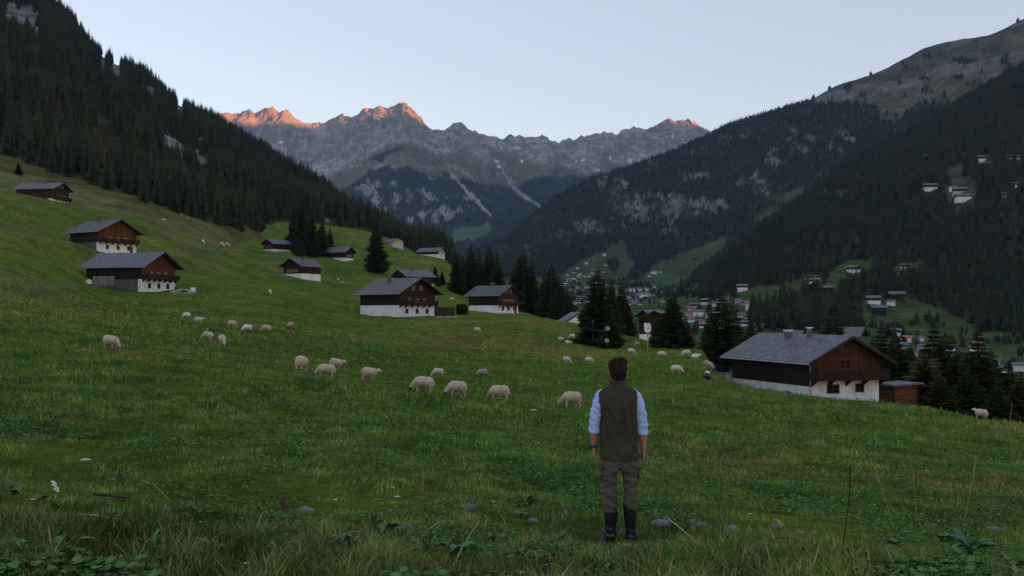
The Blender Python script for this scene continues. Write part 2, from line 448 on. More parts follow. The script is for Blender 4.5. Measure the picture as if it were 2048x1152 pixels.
# ------------------------------------------------------------------ terrain: valley floor and the near mountain on the right
vc = [700, 900, 1050, 1150, 1250, 1340, 1440, 1540, 1620, 1700, 1850, 2048, 2400, 3000]
vd = [250, 450, 600, 800, 1000, 1300, 1700, 2300, 3000, 3600]
vpy = [
 [950] * 14,
 [760, 760, 760, 750, 740, 740, 745, 760, 780, 790, 790, 790, 760, 700],
 [700, 690, 690, 680, 675, 672, 672, 680, 695, 705, 715, 722, 690, 600],
 [670, 660, 660, 645, 642, 640, 628, 622, 626, 640, 648, 640, 600, 480],
 [650, 640, 640, 625, 622, 618, 602, 580, 570, 570, 570, 540, 480, 340],
 [630, 620, 615, 605, 602, 598, 560, 520, 490, 480, 430, 350, 290, 170],
 [610, 600, 590, 585, 585, 590, 530, 450, 420, 385, 310, 235, 180, 0],
 [585, 575, 565, 562, 565, 575, 545, 470, 400, 350, 260, 145, 40, -150],
 [565, 555, 545, 545, 550, 570, 590, 560, 480, 430, 330, 230, 120, 0],
 [580, 570, 570, 570, 580, 600, 640, 640, 600, 560, 460, 360, 250, 100]]
vz = [[(HY - p) / F * d for p in row] for d, row in zip(vd, vpy)]
def valley_bump(X, Y, U, Z):
    w = sstep(550, 1200, Y) * sstep(1380, 1560, U)
    return w * (13 * fbm(X / 210, Y / 210, 4, 71) + 7 * fbm(X / 70, Y / 70, 3, 75)) + 1.5 * fbm(X / 60, Y / 60, 2, 77)
valley = Sheet(vc, vd, vz, np.linspace(700, 3000, 420), np.geomspace(250, 3600, 220), valley_bump)
VAL_MEADOW = [[(1440, 590), (1490, 578), (1560, 568), (1650, 545), (1640, 575), (1560, 600), (1500, 625), (1440, 640)],
              [(1640, 590), (1660, 545), (1690, 522), (1730, 520), (1770, 540), (1730, 555), (1690, 570), (1660, 600)],
              [(1690, 622), (1740, 600), (1800, 590), (1850, 608), (1930, 640), (1960, 660), (1980, 700), (1780, 680), (1700, 650)],
              [(1990, 700), (2060, 695), (2060, 730), (1990, 720)],
              [(1640, 390), (1700, 380), (1700, 386), (1650, 400)],
              [(1890, 340), (1925, 325), (1935, 345), (1905, 365)], [(1960, 330), (1990, 318), (1985, 340), (1965, 350)],
              [(1885, 380), (1935, 350), (1955, 380), (1945, 420), (1915, 420), (1890, 400)],
              [(1780, 535), (1840, 525), (1850, 540), (1790, 550)]]
def valley_meadow(U, PY):
    m = np.zeros(U.shape, bool)
    j = 3 * perlin(U / 9, PY / 9, 81)
    for p in VAL_MEADOW: m |= inpoly(U + j, PY + j, p)
    fl = (U < 1400) | (PY > 665 + 0 * U) | ((U < 1500) & (PY > 600))
    return m | fl
def valley_col(s, X, Y, Z, U, PY):
    g = valley_meadow(U, PY)[..., None]
    n = fbm(X / 50, Y / 50, 3, 83)[..., None]
    mead = np.array([0.062, 0.096, 0.034]) * (1 + 0.25 * n)
    brown = sstep(0.0, 0.4, fbm(X / 90, Y / 90, 3, 85))[..., None]
    hi = ((U > 1870) & (PY < 430))[..., None]
    mead = np.where(hi, np.array([0.085, 0.075, 0.048]), mead)
    floor = np.array([0.040, 0.040, 0.026]) * (1 - brown) + np.array([0.060, 0.046, 0.032]) * brown
    return np.where(g, mead, floor)
valley.build('valley', M['forest_floor'], valley_col)

# ------------------------------------------------------------------ terrain: rocky wooded mountain beyond the village
hc = [850, 980, 1010, 1100, 1230, 1340, 1400, 1450, 1540, 1620, 1700, 1800, 1850, 1950, 2048, 2400, 2900]
hd = [2250, 2600, 3000, 3400, 3800, 4300, 5000]
hpy = [
 [610, 605, 600, 592, 590, 600, 605, 600, 540, 470, 420, 350, 320, 270, 230, 80, -120],
 [570, 558, 552, 542, 545, 560, 545, 530, 470, 400, 350, 285, 262, 215, 165, 20, -180],
 [550, 530, 520, 495, 470, 460, 440, 430, 385, 325, 285, 235, 215, 175, 125, -30, -230],
 [540, 512, 497, 450, 400, 370, 350, 330, 290, 255, 220, 180, 160, 130, 84, -70, -270],
 [535, 500, 483, 413, 350, 303, 280, 253, 225, 198, 163, 133, 103, 83, 49, -100, -300],
 [560, 545, 530, 470, 420, 380, 350, 330, 300, 280, 250, 220, 200, 170, 140, 0, -200],
 [600, 590, 580, 540, 500, 480, 450, 430, 400, 380, 350, 320, 300, 270, 240, 100, -100]]
hz = [[(HY - p) / F * d for p in row] for d, row in zip(hd, hpy)]
def hill_bump(X, Y, U, Z):
    w = sstep(2450, 2900, Y)
    sk = 1 - 0.75 * np.exp(-((Y - 3800) / 160.0) ** 2)
    return w * sk * (45 * fbm(X / 420, Y / 420, 4, 91) + 30 * (ridged((X + 0.3 * Y) / 260, (Y - 0.2 * X) / 700, 4, 95) - 0.6))
hill = Sheet(hc, hd, hz, np.linspace(850, 2900, 520), np.geomspace(2250, 5000, 260), hill_bump)
HILL_MEADOW = [[(1120, 550), (1165, 518), (1215, 500), (1245, 480), (1258, 512), (1270, 528), (1290, 540), (1330, 520), (1400, 495), (1455, 470), (1450, 492), (1400, 535), (1350, 578), (1300, 600), (1120, 600)],
               [(1545, 395), (1578, 385), (1605, 374), (1606, 392), (1570, 412)], [(1680, 345), (1735, 312), (1797, 294), (1792, 318), (1720, 342)],
               [(1500, 440), (1545, 415), (1560, 420), (1520, 445)], [(1840, 245), (1900, 225), (1940, 215), (1900, 235)]]
HILL_WOOD = [[(1212, 535), (1225, 515), (1240, 530), (1230, 545)], [(1255, 565), (1262, 540), (1290, 515), (1300, 540), (1270, 568)]]
HILL_ROCK = [(1270, 420, 42, 30), (1345, 410, 40, 26), (1395, 420, 35, 20), (1310, 400, 50, 14), (1180, 455, 40, 14), (1130, 470, 22, 10), (1440, 410, 14, 10), (1205, 360, 22, 12), (1240, 370, 14, 20),
             (1520, 375, 18, 24), (1490, 365, 20, 8), (1412, 350, 26, 8), (1540, 310, 10, 16), (1585, 270, 9, 18), (1690, 270, 16, 22), (1660, 290, 8, 14), (1450, 280, 12, 8), (1550, 330, 10, 22), (1310, 330, 16, 10),
             (1395, 300, 14, 8), (1380, 355, 14, 8), (1620, 280, 10, 10), (1000, 500, 12, 6), (1080, 440, 14, 8), (1340, 455, 20, 10), (1600, 300, 16, 8), (1490, 270, 10, 6), (1060, 500, 18, 7)]
HILL_BARE = [(1615, 200), (1640, 185), (1700, 150), (1850, 90), (2060, 30), (2400, -120), (2400, 40), (2060, 135), (1960, 190), (1900, 205), (1850, 205), (1800, 235), (1775, 250), (1755, 215), (1700, 205), (1660, 205)]
def hill_masks(U, PY):
    j = 4 * perlin(U / 11, PY / 11, 101); k = 4 * perlin(U / 11, PY / 11, 103)
    mead = np.zeros(U.shape, bool)
    for p in HILL_MEADOW: mead |= inpoly(U + j, PY + k, p)
    for p in HILL_WOOD: mead &= ~inpoly(U + j, PY + k, p)
    bare = inpoly(U + 3 * j, PY + 3 * k, HILL_BARE)
    wooded = fbm(U / 40, PY / 16, 4, 107) > 0.56
    bare &= ~(wooded & (PY > 95))
    rock = patch(U, PY, HILL_ROCK, 109, 0.9)
    return mead, bare, rock
def hill_col(s, X, Y, Z, U, PY):
    mead, bare, rock = hill_masks(U, PY)
    n = fbm(X / 120, Z / 120, 5, 111)[..., None]; st = fbm(X / 40 + Z / 60, Y / 200, 4, 113)[..., None]
    c = np.broadcast_to(np.array([0.028, 0.034, 0.024]), U.shape + (3,)) * (1 + 0.3 * n)
    c = np.where(bare[..., None], np.array([0.076, 0.076, 0.052]) * (1 + 0.35 * n), c)
    gry = sstep(0.05, 0.4, fbm(X / 160 + Y / 300, Z / 90, 4, 117))[..., None] * bare[..., None]
    c = c * (1 - gry) + np.array([0.125, 0.120, 0.118]) * (1 + 0.3 * st) * gry
    c = np.where(mead[..., None], np.array([0.062, 0.088, 0.038]) * (1 + 0.25 * n), c)
    r = np.clip(rock, 0, 1)[..., None] * sstep(-0.5, 0.15, st + 0.3 * n)
    return c * (1 - r) + np.array([0.128, 0.125, 0.122]) * (1 + 0.65 * st) * r
hill.build('mountain_side', M['forest_floor'], hill_col)

# ------------------------------------------------------------------ terrain: the high range closing the valley
SKY = [(330, 250), (400, 240), (440, 228), (450, 225), (465, 232), (480, 228), (490, 222), (500, 221), (510, 228), (520, 223), (535, 216), (545, 213), (553, 217), (558, 222), (570, 221), (585, 227), (600, 236), (608, 240),
       (620, 242), (640, 243), (655, 240), (670, 236), (685, 230), (693, 233), (705, 228), (712, 224), (725, 217), (740, 213), (760, 211), (775, 218), (785, 213), (801, 206), (812, 210), (825, 220), (840, 232), (852, 245), (860, 252),
       (870, 256), (890, 260), (905, 254), (920, 250), (930, 256), (945, 264), (955, 266), (965, 266), (975, 270), (990, 271), (1000, 273), (1006, 279), (1015, 275), (1030, 272), (1060, 271), (1085, 266), (1095, 268), (1105, 280),
       (1115, 283), (1130, 280), (1140, 276), (1150, 279), (1165, 273), (1185, 272), (1210, 268), (1225, 265), (1235, 268), (1250, 260), (1260, 257), (1270, 255), (1280, 259), (1295, 260), (1320, 250), (1340, 245), (1355, 240),
       (1365, 236), (1375, 240), (1390, 248), (1400, 252), (1415, 258), (1440, 265), (1500, 285), (1600, 300)]
rc = [330, 480, 560, 640, 720, 800, 860, 920, 1000, 1040, 1090, 1140, 1180, 1280, 1370, 1500, 1600]
rd = [4200, 4700, 5200, 6000, 6800, 7600, 8300, 9000, 9700, 10500]
rpy = [
 [560] * 17,
 [520, 520, 515, 510, 505, 500, 505, 510, 515, 515, 515, 515, 510, 500, 500, 505, 510],
 [480, 480, 470, 465, 455, 450, 455, 470, 480, 480, 475, 474, 470, 460, 460, 470, 470],
 [420, 420, 415, 405, 385, 365, 380, 405, 435, 430, 420, 425, 420, 410, 400, 400, 400],
 [380, 380, 375, 365, 340, 318, 335, 362, 392, 385, 372, 382, 378, 365, 355, 350, 350],
 [330, 330, 335, 345, 312, 284, 305, 328, 360, 345, 325, 345, 350, 335, 320, 320, 320],
 [282, 290, 300, 322, 282, 256, 286, 302, 330, 312, 292, 322, 330, 312, 290, 300, 310],
 [0] * 17,
 [330, 320, 310, 320, 300, 290, 310, 320, 330, 330, 330, 330, 330, 320, 310, 320, 330],
 [480] * 17]
rpy[7] = [float(np.interp(c, [p[0] for p in SKY], [p[1] for p in SKY])) for c in rc]
rz = [[(HY - p) / F * d for p in row] for d, row in zip(rd, rpy)]
sx, sy = np.array([p[0] for p in SKY], float), np.array([p[1] for p in SKY], float)
crow = np.array(rpy[7])
def range_bump(X, Y, U, Z):
    # put the crest line's own small peaks back between the coarse columns
    coarse = pchip(np.array(rc, float), crow[:, None], U[:, 0])[:, 0]
    dz = (coarse - np.interp(U[:, 0], sx, sy)) / F * 9000
    k = np.exp(-((Y - 9000) / 330.0) ** 2)
    b = dz[:, None] * k
    w = sstep(4600, 5600, Y)
    calm = 1 - 0.8 * np.exp(-((Y - 9000) / 130.0) ** 2)
    wx = X + 160 * fbm(X / 700, Y / 700, 3, 121)
    b += w * calm * 150 * (ridged(wx / 520, Y / 1500, 5, 123) - 0.66)
    b += w * calm * 38 * (ridged((wx + 0.5 * Y) / 240, (Y - 0.4 * X) / 420, 5, 127) - 0.66) * sstep(6200, 7400, Y)
    b += np.exp(-((Y - 9000) / 240.0) ** 2) * (22 * (ridged(X / 75, Y / 400, 4, 171, 0.7) - 0.62) + 12 * (ridged(X / 24, Y / 120, 3, 173, 0.7) - 0.62))
    hi_ = sstep(6300, 7400, Y) * (0.6 + 0.4 * calm)
    b += w * hi_ * 52 * (ridged(wx / 150 + 0.25 * fbm(X / 300, Y / 300, 2, 137), Y / 1100, 4, 138) - 0.66)
    b += w * hi_ * 20 * (ridged((wx + 0.25 * Y) / 120, (Y - 0.2 * X) / 210, 4, 133) - 0.66)
    b += w * 20 * fbm(X / 80, Y / 110, 4, 129) * sstep(6400, 7800, Y) * (0.5 + 0.5 * calm)
    return b
rng_ = Sheet(rc, rd, rz, np.linspace(330, 1600, 700), np.concatenate([np.linspace(4200, 6400, 90), np.linspace(6430, 10500, 330)]), range_bump)
RANGE_SCREE = [[(612, 250), (690, 240), (650, 275), (640, 310), (615, 312), (610, 310), (632, 275)], [(640, 262), (700, 246), (706, 250), (690, 275), (672, 285)], [(560, 310), (578, 290), (580, 315), (575, 318)], [(585, 312), (612, 275), (618, 290), (600, 312)],
               [(893, 340), (902, 343), (930, 372), (955, 398), (985, 430), (982, 436), (950, 404), (925, 380)], [(1000, 330), (1012, 345), (1030, 372), (1068, 402), (1085, 412), (1076, 416), (1040, 392), (1016, 370)]]
RANGE_SNOW = [(1038, 296, 14, 3), (1060, 282, 8, 2), (995, 322, 7, 3), (998, 333, 5, 4), (1044, 322, 4, 5), (1168, 320, 8, 3), (1186, 316, 4, 2), (1152, 323, 5, 2), (1195, 340, 6, 2), (1260, 322, 4, 6), (1285, 312, 6, 2), (690, 245, 5, 2), (1345, 272, 3, 4), (560, 285, 8, 3), (1220, 316, 4, 4), (1155, 311, 3, 2)]
RANGE_ROCKY = [(830, 385, 30, 8), (800, 395, 16, 10), (860, 395, 14, 12), (905, 395, 10, 8), (760, 430, 26, 18), (735, 375, 24, 12), (890, 425, 22, 14), (845, 430, 10, 10), (780, 370, 14, 6), (930, 420, 18, 8), (870, 355, 12, 6), (820, 440, 8, 8), (940, 395, 12, 5), (750, 395, 10, 16), (800, 460, 20, 5), (870, 440, 8, 10)]
RANGE_GREEN = [[(900, 468), (925, 452), (985, 462), (960, 478), (905, 486)], [(950, 456), (975, 445), (990, 458), (960, 465)]]
def range_wood(X, Y, Z, U, PY):
    n = 14 * fbm(U / 45, PY / 30, 4, 141)
    line = np.interp(U, [330, 600, 680, 740, 800, 830, 870, 920, 980, 1040, 1100, 1200, 1300, 1600], [430, 410, 382, 345, 326, 338, 350, 352, 372, 358, 352, 348, 350, 340])
    w = sstep(-3, 5, PY + n - line)
    tongue = inpoly(U + n, PY + 0.4 * n, [(735, 318), (800, 292), (815, 300), (760, 322)])
    return np.maximum(w, tongue)
def range_masks(X, Y, Z, U, PY):
    j = 5 * perlin(U / 14, PY / 14, 143); k = 4 * perlin(U / 12, PY / 12, 145)
    scree = np.zeros(U.shape, bool)
    for p in RANGE_SCREE: scree |= inpoly(U + j, PY + k, p)
    green = np.zeros(U.shape, bool)
    for p in RANGE_GREEN: green |= inpoly(U + j, PY + k, p)
    rocky = patch(U, PY, RANGE_ROCKY, 147, 0.9)
    return scree, green, rocky
def range_col(s, X, Y, Z, U, PY):
    scree, green, rocky = range_masks(X, Y, Z, U, PY)
    n = fbm(X / 300, Z / 200, 5, 151)[..., None]; st = fbm(X / 110 + Z / 150, Y / 500, 5, 153)[..., None]
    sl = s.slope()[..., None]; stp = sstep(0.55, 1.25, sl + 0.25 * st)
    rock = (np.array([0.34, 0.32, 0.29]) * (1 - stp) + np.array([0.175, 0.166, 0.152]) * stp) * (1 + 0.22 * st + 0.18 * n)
    line = np.interp(U, [330, 600, 680, 740, 800, 860, 920, 1000, 1040, 1120, 1200, 1300, 1600], [420, 372, 345, 312, 276, 290, 305, 322, 312, 330, 338, 335, 330])
    g = sstep(-8, 12, PY + 22 * fbm(U / 60, PY / 40, 4, 155) - line)[..., None]
    grass = np.array([0.112, 0.108, 0.066]) * (1 + 0.22 * n)
    c = rock * (1 - g) + grass * g
    rr = (sstep(0.25, 0.7, fbm(X / 160 + Z / 200, Y / 400, 4, 157)) * 0.5)[..., None]
    c = c * (1 - rr * g) + rock * rr * g
    w = range_wood(X, Y, Z, U, PY)[..., None]
    c = c * (1 - w) + np.array([0.022, 0.030, 0.022]) * w
    c = np.where(green[..., None], np.array([0.075, 0.11, 0.052]), c)
    r = np.clip(rocky, 0, 1)[..., None] * sstep(-0.45, 0.15, st)
    c = c * (1 - r) + np.array([0.21, 0.20, 0.20]) * (1 + 0.5 * st) * r
    c = np.where(scree[..., None], np.array([0.26, 0.24, 0.23]) * (1 + 0.25 * st), c)
    sn = patch(U, PY, [(x, y, a * 0.8, b * 0.75) for x, y, a, b in RANGE_SNOW], 159, 0.5)[..., None] > 0.5
    return np.where(sn, np.array([0.60, 0.60, 0.62]), c)
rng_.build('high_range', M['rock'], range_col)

# added unseen ridge, behind right of camera, shaped to shade all but the summits
SUN_A, SUN_E = R(55), R(4.0)
S = Vector((math.sin(SUN_A) * math.cos(SUN_E), -math.cos(SUN_A) * math.cos(SUN_E), math.sin(SUN_E)))
RR, RH = 9000.0, 2815.0
tt = np.linspace(-4500, 10500, 260); ww = np.linspace(-2600, 2600, 60)
T_, W_ = np.meshgrid(tt, ww, indexing='ij')
crest = RH + 60 * fbm(tt / 700, tt * 0, 4, 161) - 700 * (1 - sstep(-4500, -2500, tt)) - 500 * sstep(9300, 10500, tt) - 205 * sstep(7600, 8150, tt)
Zr = -100 + (crest[:, None] + 100) * (1 - np.abs(W_) / 2600) ** 0.9 + 60 * fbm(T_ / 500, W_ / 500, 4, 163) * sstep(100, 500, np.abs(W_))
sh, th = np.array([math.sin(SUN_A), -math.cos(SUN_A)]), np.array([math.cos(SUN_A), math.sin(SUN_A)])
Xr = sh[0] * (RR + W_) + th[0] * T_; Yr = sh[1] * (RR + W_) + th[1] * T_
idx = np.arange(Xr.size).reshape(Xr.shape)
q = np.stack([idx[:-1, :-1], idx[1:, :-1], idx[1:, 1:], idx[:-1, 1:]], -1).reshape(-1, 4)
cr = np.broadcast_to(np.array([0.10, 0.10, 0.08]), Xr.shape + (3,)).reshape(-1, 3)
tag(link(bpy.data.objects.new('mountain_ridge', big_mesh('mountain_ridge', np.stack([Xr, Yr, Zr], -1).reshape(-1, 3), q, M['rock'], True, cr))), kind='structure')

# ------------------------------------------------------------------ chalets
CLEAR = []                                             # (x, y, radius) kept free of trees
def ray(px, py, sheets=None):
    best = None
    for s in (sheets or (meadow, left, valley, hill)):
        h = s.hit(px, py)
        if h is not None and (best is None or h.y < best.y): best = h
    return best

def ground_at(px, py):
    for k in range(40):
        p = ray(px, py + k, (meadow,))
        if p is not None and p.y < 420: return p
def window(parent, x, y, z, w, h, face='y', side=-1, bars=1, shutters=False, fm='frame'):
    """frame with muntins (one mesh) and its pane; lies on the wall plane y=const or x=const"""
    f = MB(); p = MB(); s = MB()
    def bx(m, a0, a1, z0, z1, d0, d1):
        if face == 'y': m.box(x + a0, x + a1, min(y + side * d0, y + side * d1), max(y + side * d0, y + side * d1), z + z0, z + z1)
        else: m.box(min(x + side * d0, x + side * d1), max(x + side * d0, x + side * d1), y + a0, y + a1, z + z0, z + z1)
    b = 0.1
    bx(f, -w / 2, -w / 2 + b, 0, h, 0.0, 0.07); bx(f, w / 2 - b, w / 2, 0, h, 0.0, 0.07)
    bx(f, -w / 2 + b, w / 2 - b, 0, b, 0.0, 0.07); bx(f, -w / 2 + b, w / 2 - b, h - b, h, 0.0, 0.07)
    for k in range(bars):
        c = -w / 2 + w * (k + 1) / (bars + 1)
        bx(f, c - 0.03, c + 0.03, b, h - b, 0.0, 0.06)
    bx(f, -w / 2 + b, w / 2 - b, h * 0.5 - 0.02, h * 0.5 + 0.02, 0.0, 0.05)
    fo = f.build('window', M[fm], parent)
    bx(p, -w / 2 + b, w / 2 - b, b, h - b, 0.005, 0.02)
    p.build('pane', M['glass'], fo)
    if shutters:
        for sg in (-1, 1):
            q_ = MB(); c = sg * (w / 2 + 0.25)
            bx(q_, c - 0.22, c + 0.22, -0.02, h + 0.02, 0.0, 0.05)
            q_.build('shutter', M['wood_red'], fo)
    return fo

def chalet(label, loc, theta, L, W, hb=2.4, he=5.2, pitch=27, oh=1.1, og=1.3, front='wood_warm', side='wood_dark', base='plaster', side_base=None,
           roofm='roof', balcony=True, wins=3, gwins=(2, 2), chim=(0.5, 0.15, 0.6), side_low=0.0, fine=False, group='chalets on the alpine meadow',
           side_wins=0, vis=-1, white_side_wins=(), depth=4.0, door=False, name='chalet', cat='chalet', gtop=True):
    R0 = empty(name, loc, R(theta)); tag(R0, label, cat, group)
    hw, hl = W / 2, L / 2
    tp = math.tan(R(pitch)); hr = he + hw * tp
    b = MB(); b.box(-hw, hw, -hl, hl, -depth, hb); b.build('foundation_wall', M[side_base or base], R0)
    if side_base:
        b = MB(); b.box(-hw - 0.03, hw + 0.03, -hl - 0.05, -hl + 0.9, -depth, hb - 0.002); b.build('front_wall', M[base], R0)
    zl = hb - side_low
    t = MB(); t.box(-hw - 0.04, hw + 0.04, -hl + 0.05, hl + 0.04, zl, he + 0.02)
    t.prism([(-hw - 0.04, he + 0.02), (hw + 0.04, he + 0.02), (0, hr - 0.04)], 'y', hl - 0.1, hl + 0.04)
    t.build('timber_wall', M[side], R0)
    g = MB(); g.prism([(-hw - 0.05, hb + 0.01), (hw + 0.05, hb + 0.01), (hw + 0.05, he), (0, hr - 0.02), (-hw - 0.05, he)], 'y', -hl - 0.08, -hl + 0.03)
    g.build('gable_wall', M[front], R0)
    ez = hr - (hw + oh) * tp; th = 0.22
    def slab(z0, th_, y0, y1, trim=0.0):
        return [(-(hw + oh - trim), ez + trim * tp + z0), (0, hr + z0), (hw + oh - trim, ez + trim * tp + z0), (hw + oh - trim, ez + trim * tp + z0 + th_), (0, hr + z0 + th_), (-(hw + oh - trim), ez + trim * tp + z0 + th_)]
    rf = MB(); rf.prism(slab(0.12, 0.13, 0, 0), 'y', -hl - og, hl + og * 0.7)
    roof = rf.build('roof', M[roofm], R0)
    so_ = MB(); so_.prism(slab(0.0, 0.11, 0, 0, 0.03), 'y', -hl - og + 0.08, hl + og * 0.7 - 0.05); so_.build('soffit', M['trim'], R0)
    for sg in (-1, 1):
        bb = MB(); y0, y1 = -hl - og - 0.04, -hl - og + 0.04
        bb.prism([(0, hr - 0.08), (sg * (hw + oh), ez - 0.08), (sg * (hw + oh), ez + 0.2), (0, hr + 0.2)], 'y', y0, y1)
        bb.build('barge_board', M['wood_red' if fine else 'trim'], R0)
    if chim:
        cx, cy, ch = chim[0] * hw, chim[1] * L, chim[2]
        zc = hr - abs(cx) * tp
        c = MB(); c.box(cx - 0.35, cx + 0.35, cy - 0.35, cy + 0.35, zc - 0.3, zc + ch + 0.5); c.box(cx - 0.45, cx + 0.45, cy - 0.45, cy + 0.45, zc + ch + 0.5, zc + ch + 0.62)
        co_ = c.build('chimney', M['stone'], roof)
    if balcony:
        d = 1.15
        bl = MB(); bl.box(-hw - 0.25, hw + 0.35, -hl - d, -hl - 0.09, hb + 0.02, hb + 0.16)
        n = int(W / 1.6)
        for k in range(n + 1):
            x = -hw + W * k / n; bl.prism([(-hl - 0.1, hb - 0.55), (-hl - 0.1, hb + 0.02), (-hl - d + 0.1, hb + 0.02)], 'x', x - 0.07, x + 0.07)
        bo = bl.build('balcony', M['wood_red'], R0)
        rl = MB(); st = 0.2 if fine else 0.34; x = -hw - 0.24
        while x < hw + 0.3:
            rl.box(x, x + st * 0.72, -hl - d + 0.0, -hl - d + 0.04, hb + 0.1, hb + 0.95); x += st
        rl.box(-hw - 0.28, hw + 0.38, -hl - d - 0.04, -hl - d + 0.08, hb + 0.96, hb + 1.04)
        rl.box(-hw - 0.26, hw + 0.36, -hl - d + 0.045, -hl - d + 0.1, hb + 0.3, hb + 0.4)
        for sg in (-1, 1):
            xx = sg * (hw + 0.3); rl.box(xx - 0.03, xx + 0.03, -hl - d + 0.1, -hl - 0.1, hb + 0.2, hb + 0.9)
        rl.build('railing', M['wood_red'], bo)
    for k in range(wins):
        x = -hw + W * (k + 0.75) / (wins + 0.5)
        window(R0, x, -hl - (0.05 if side_base else 0), 0.75, 0.85, 1.05, 'y', -1, 1)
    for r, n in enumerate(gwins):
        z = (hb + 0.5 if (r == 0 and gtop) else he + 0.3)
        span = W * (0.62 if r == 0 else 0.42)
        for k in range(n):
            x = -span / 2 + span * (k + 0.5) / n if n > 1 else 0.0
            window(R0, x, -hl - 0.08, z, 0.85, 1.0, 'y', -1, 1, shutters=False, fm='frame_pale')
    if door:
        d_ = MB(); x = hw * 0.72; y0 = -hl - (0.05 if side_base else 0)
        d_.box(x - 0.5, x + 0.5, y0 - 0.05, y0, -0.6, 1.75); dd = d_.build('door', M['frame'], R0)
        d_ = MB(); d_.box(x - 0.42, x - 0.36, y0 - 0.11, y0 - 0.05, 0.5, 0.62); d_.build('handle', M['metal'], dd)
    gt_ = MB(); gt_.tube([(vis * (hw + oh + 0.03), -hl - og, ez + 0.1), (vis * (hw + oh + 0.03), hl + og * 0.7, ez + 0.1)], 0.07, 6); gt_.build('gutter', M['metal'], R0)
    for (yy, zz, w_, h_) in white_side_wins:
        window(R0, vis * hw, yy, zz, w_, h_, 'x', vis, 0)
    for k in range(side_wins):
        y = -hl + L * (k + 0.7) / (side_wins + 0.6)
        window(R0, vis * (hw + 0.04), y, hb + 0.8, 0.8, 0.95, 'x', vis, 1)
    CLEAR.append((loc[0], loc[1], max(L, W) * 0.62))
    return R0

def near_corner(px, py, theta, L, W, D=None, sgn=-1, zoff=0.0):
    """house position whose near front corner stands where the photo shows it"""
    if D is None:
        h = ray(px, py, (meadow,)); x, y, z = h
    else:
        x, y = (px - CX) / F * D, D; z = (HY - py) / F * D
    c, s = math.cos(R(theta)), math.sin(R(theta))
    lx, ly = sgn * W / 2, -L / 2
    return Vector((x - (c * lx - s * ly), y - (s * lx + c * ly), z + zoff))

# the large chalet behind the crest on the right
LC = near_corner(1622, 0, 17.5, 14.0, 7.4, D=91.5); LC.z = -8.0
big = chalet('large chalet with long grey shingle roof standing behind the crest beside the dark trees', LC, 17.5, 14.0, 7.4, hb=1.95, he=3.95, pitch=27.5, oh=1.0, og=1.2,
             chim=None, wins=0, gwins=(0,), side_low=0.55, fine=True, white_side_wins=((-3.3, 0.15, 0.75, 0.6),), depth=3)
window(big, -1.35, -7.0, 0.72, 1.35, 0.85, 'y', -1, 1); window(big, 1.55, -7.0, 0.78, 0.95, 0.85, 'y', -1, 1)
window(big, -0.1, -7.08, 2.95, 1.25, 0.95, 'y', -1, 1); window(big, -0.1, -7.08, 4.55, 0.6, 0.5, 'y', -1, 0)
rfo = [o for o in big.children if o.name.startswith('roof')][0]
for (cx, cy, hh, w_) in ((-0.9, 0.2, 0.75, 0.42), (-0.5, 3.3 - 6.3, 0.0, 0.0)):
    if w_ == 0: continue
for (cx, cy, hh, w_) in ((-0.8, 1.2, 0.8, 0.27), (-0.5, -2.0, 0.95, 0.16)):
    zc = 3.95 + 3.7 * math.tan(R(27.5)) - abs(cx) * math.tan(R(27.5))
    c = MB(); c.box(cx - w_, cx + w_, cy - w_, cy + w_, zc - 0.2, zc + hh)
    ch = c.build('chimney', M['stone'], rfo)
    c = MB(); c.box(cx - w_ - 0.1, cx + w_ + 0.1, cy - w_ - 0.1, cy + w_ + 0.1, zc + hh + 0.16, zc + hh + 0.24)
    for a in (-1, 1):
        c.box(cx + a * w_ * 0.8 - 0.04, cx + a * w_ * 0.8 + 0.04, cy - 0.05, cy + 0.05, zc + hh, zc + hh + 0.16)
    c.build('chimney_cap', M['lamp_white'], ch)
dp = MB(); dp.tube([(-3.85, -7.12, 3.6), (-3.85, -7.12, -0.6)], 0.06); dp.build('downpipe', M['metal'], big)

CH = {}
def place(key, label, px, py, theta, L, W, sgn=-1, D=None, zoff=0.0, **k):
    k.setdefault('vis', sgn)
    CH[key] = chalet(label, near_corner(px, py, theta, L, W, D, sgn, zoff), theta, L, W, **k)
    return CH[key]
place('mid', 'chalet with white ground floor and tall dark gable in the centre of the meadow', 798, 634, 50, 12.6, 11.0, hb=2.6, he=5.6, pitch=28, chim=(-0.35, 0.05, 1.0), front='wood_red', gwins=(3, 2), oh=1.3, og=1.6, roofm='roof_brown')
place('left_low', 'grey roofed chalet with orange boards above balcony and stone side wall', 284, 584, 73, 12.8, 10.0, hb=2.5, he=5.2, pitch=27, side_base='stone', chim=None, gwins=(3, 0), og=1.6, front='wood_orange')
place('left_mid', 'dark chalet with white front wall directly above the orange boarded chalet', 198, 503, 60, 11.2, 11.2, hb=2.4, he=5.4, pitch=27, side_base='stone', chim=(-0.1, 0.1, 0.9), gwins=(3, 0), og=1.5, roofm='roof_dark', door=True, front='wood_orange')
place('left_top', 'brown chalet highest on the slope beneath the small lone tree', 106, 402, 83, 13.5, 9.5, hb=0.9, he=4.6, pitch=24, chim=(-0.2, -0.1, 0.5), front='wood_red', side='wood_red', gwins=(3, 2), side_wins=1, wins=0)
place('red', 'small red brown chalet with low white plinth above the central chalet', 603, 558, -33, 9.2, 8.6, sgn=1, hb=1.9, he=4.8, pitch=27, front='wood_red', side='wood_red', balcony=False, wins=0, gwins=(4,), chim=(0.1, 0.0, 0.6), side_wins=1, roofm='roof_dark')
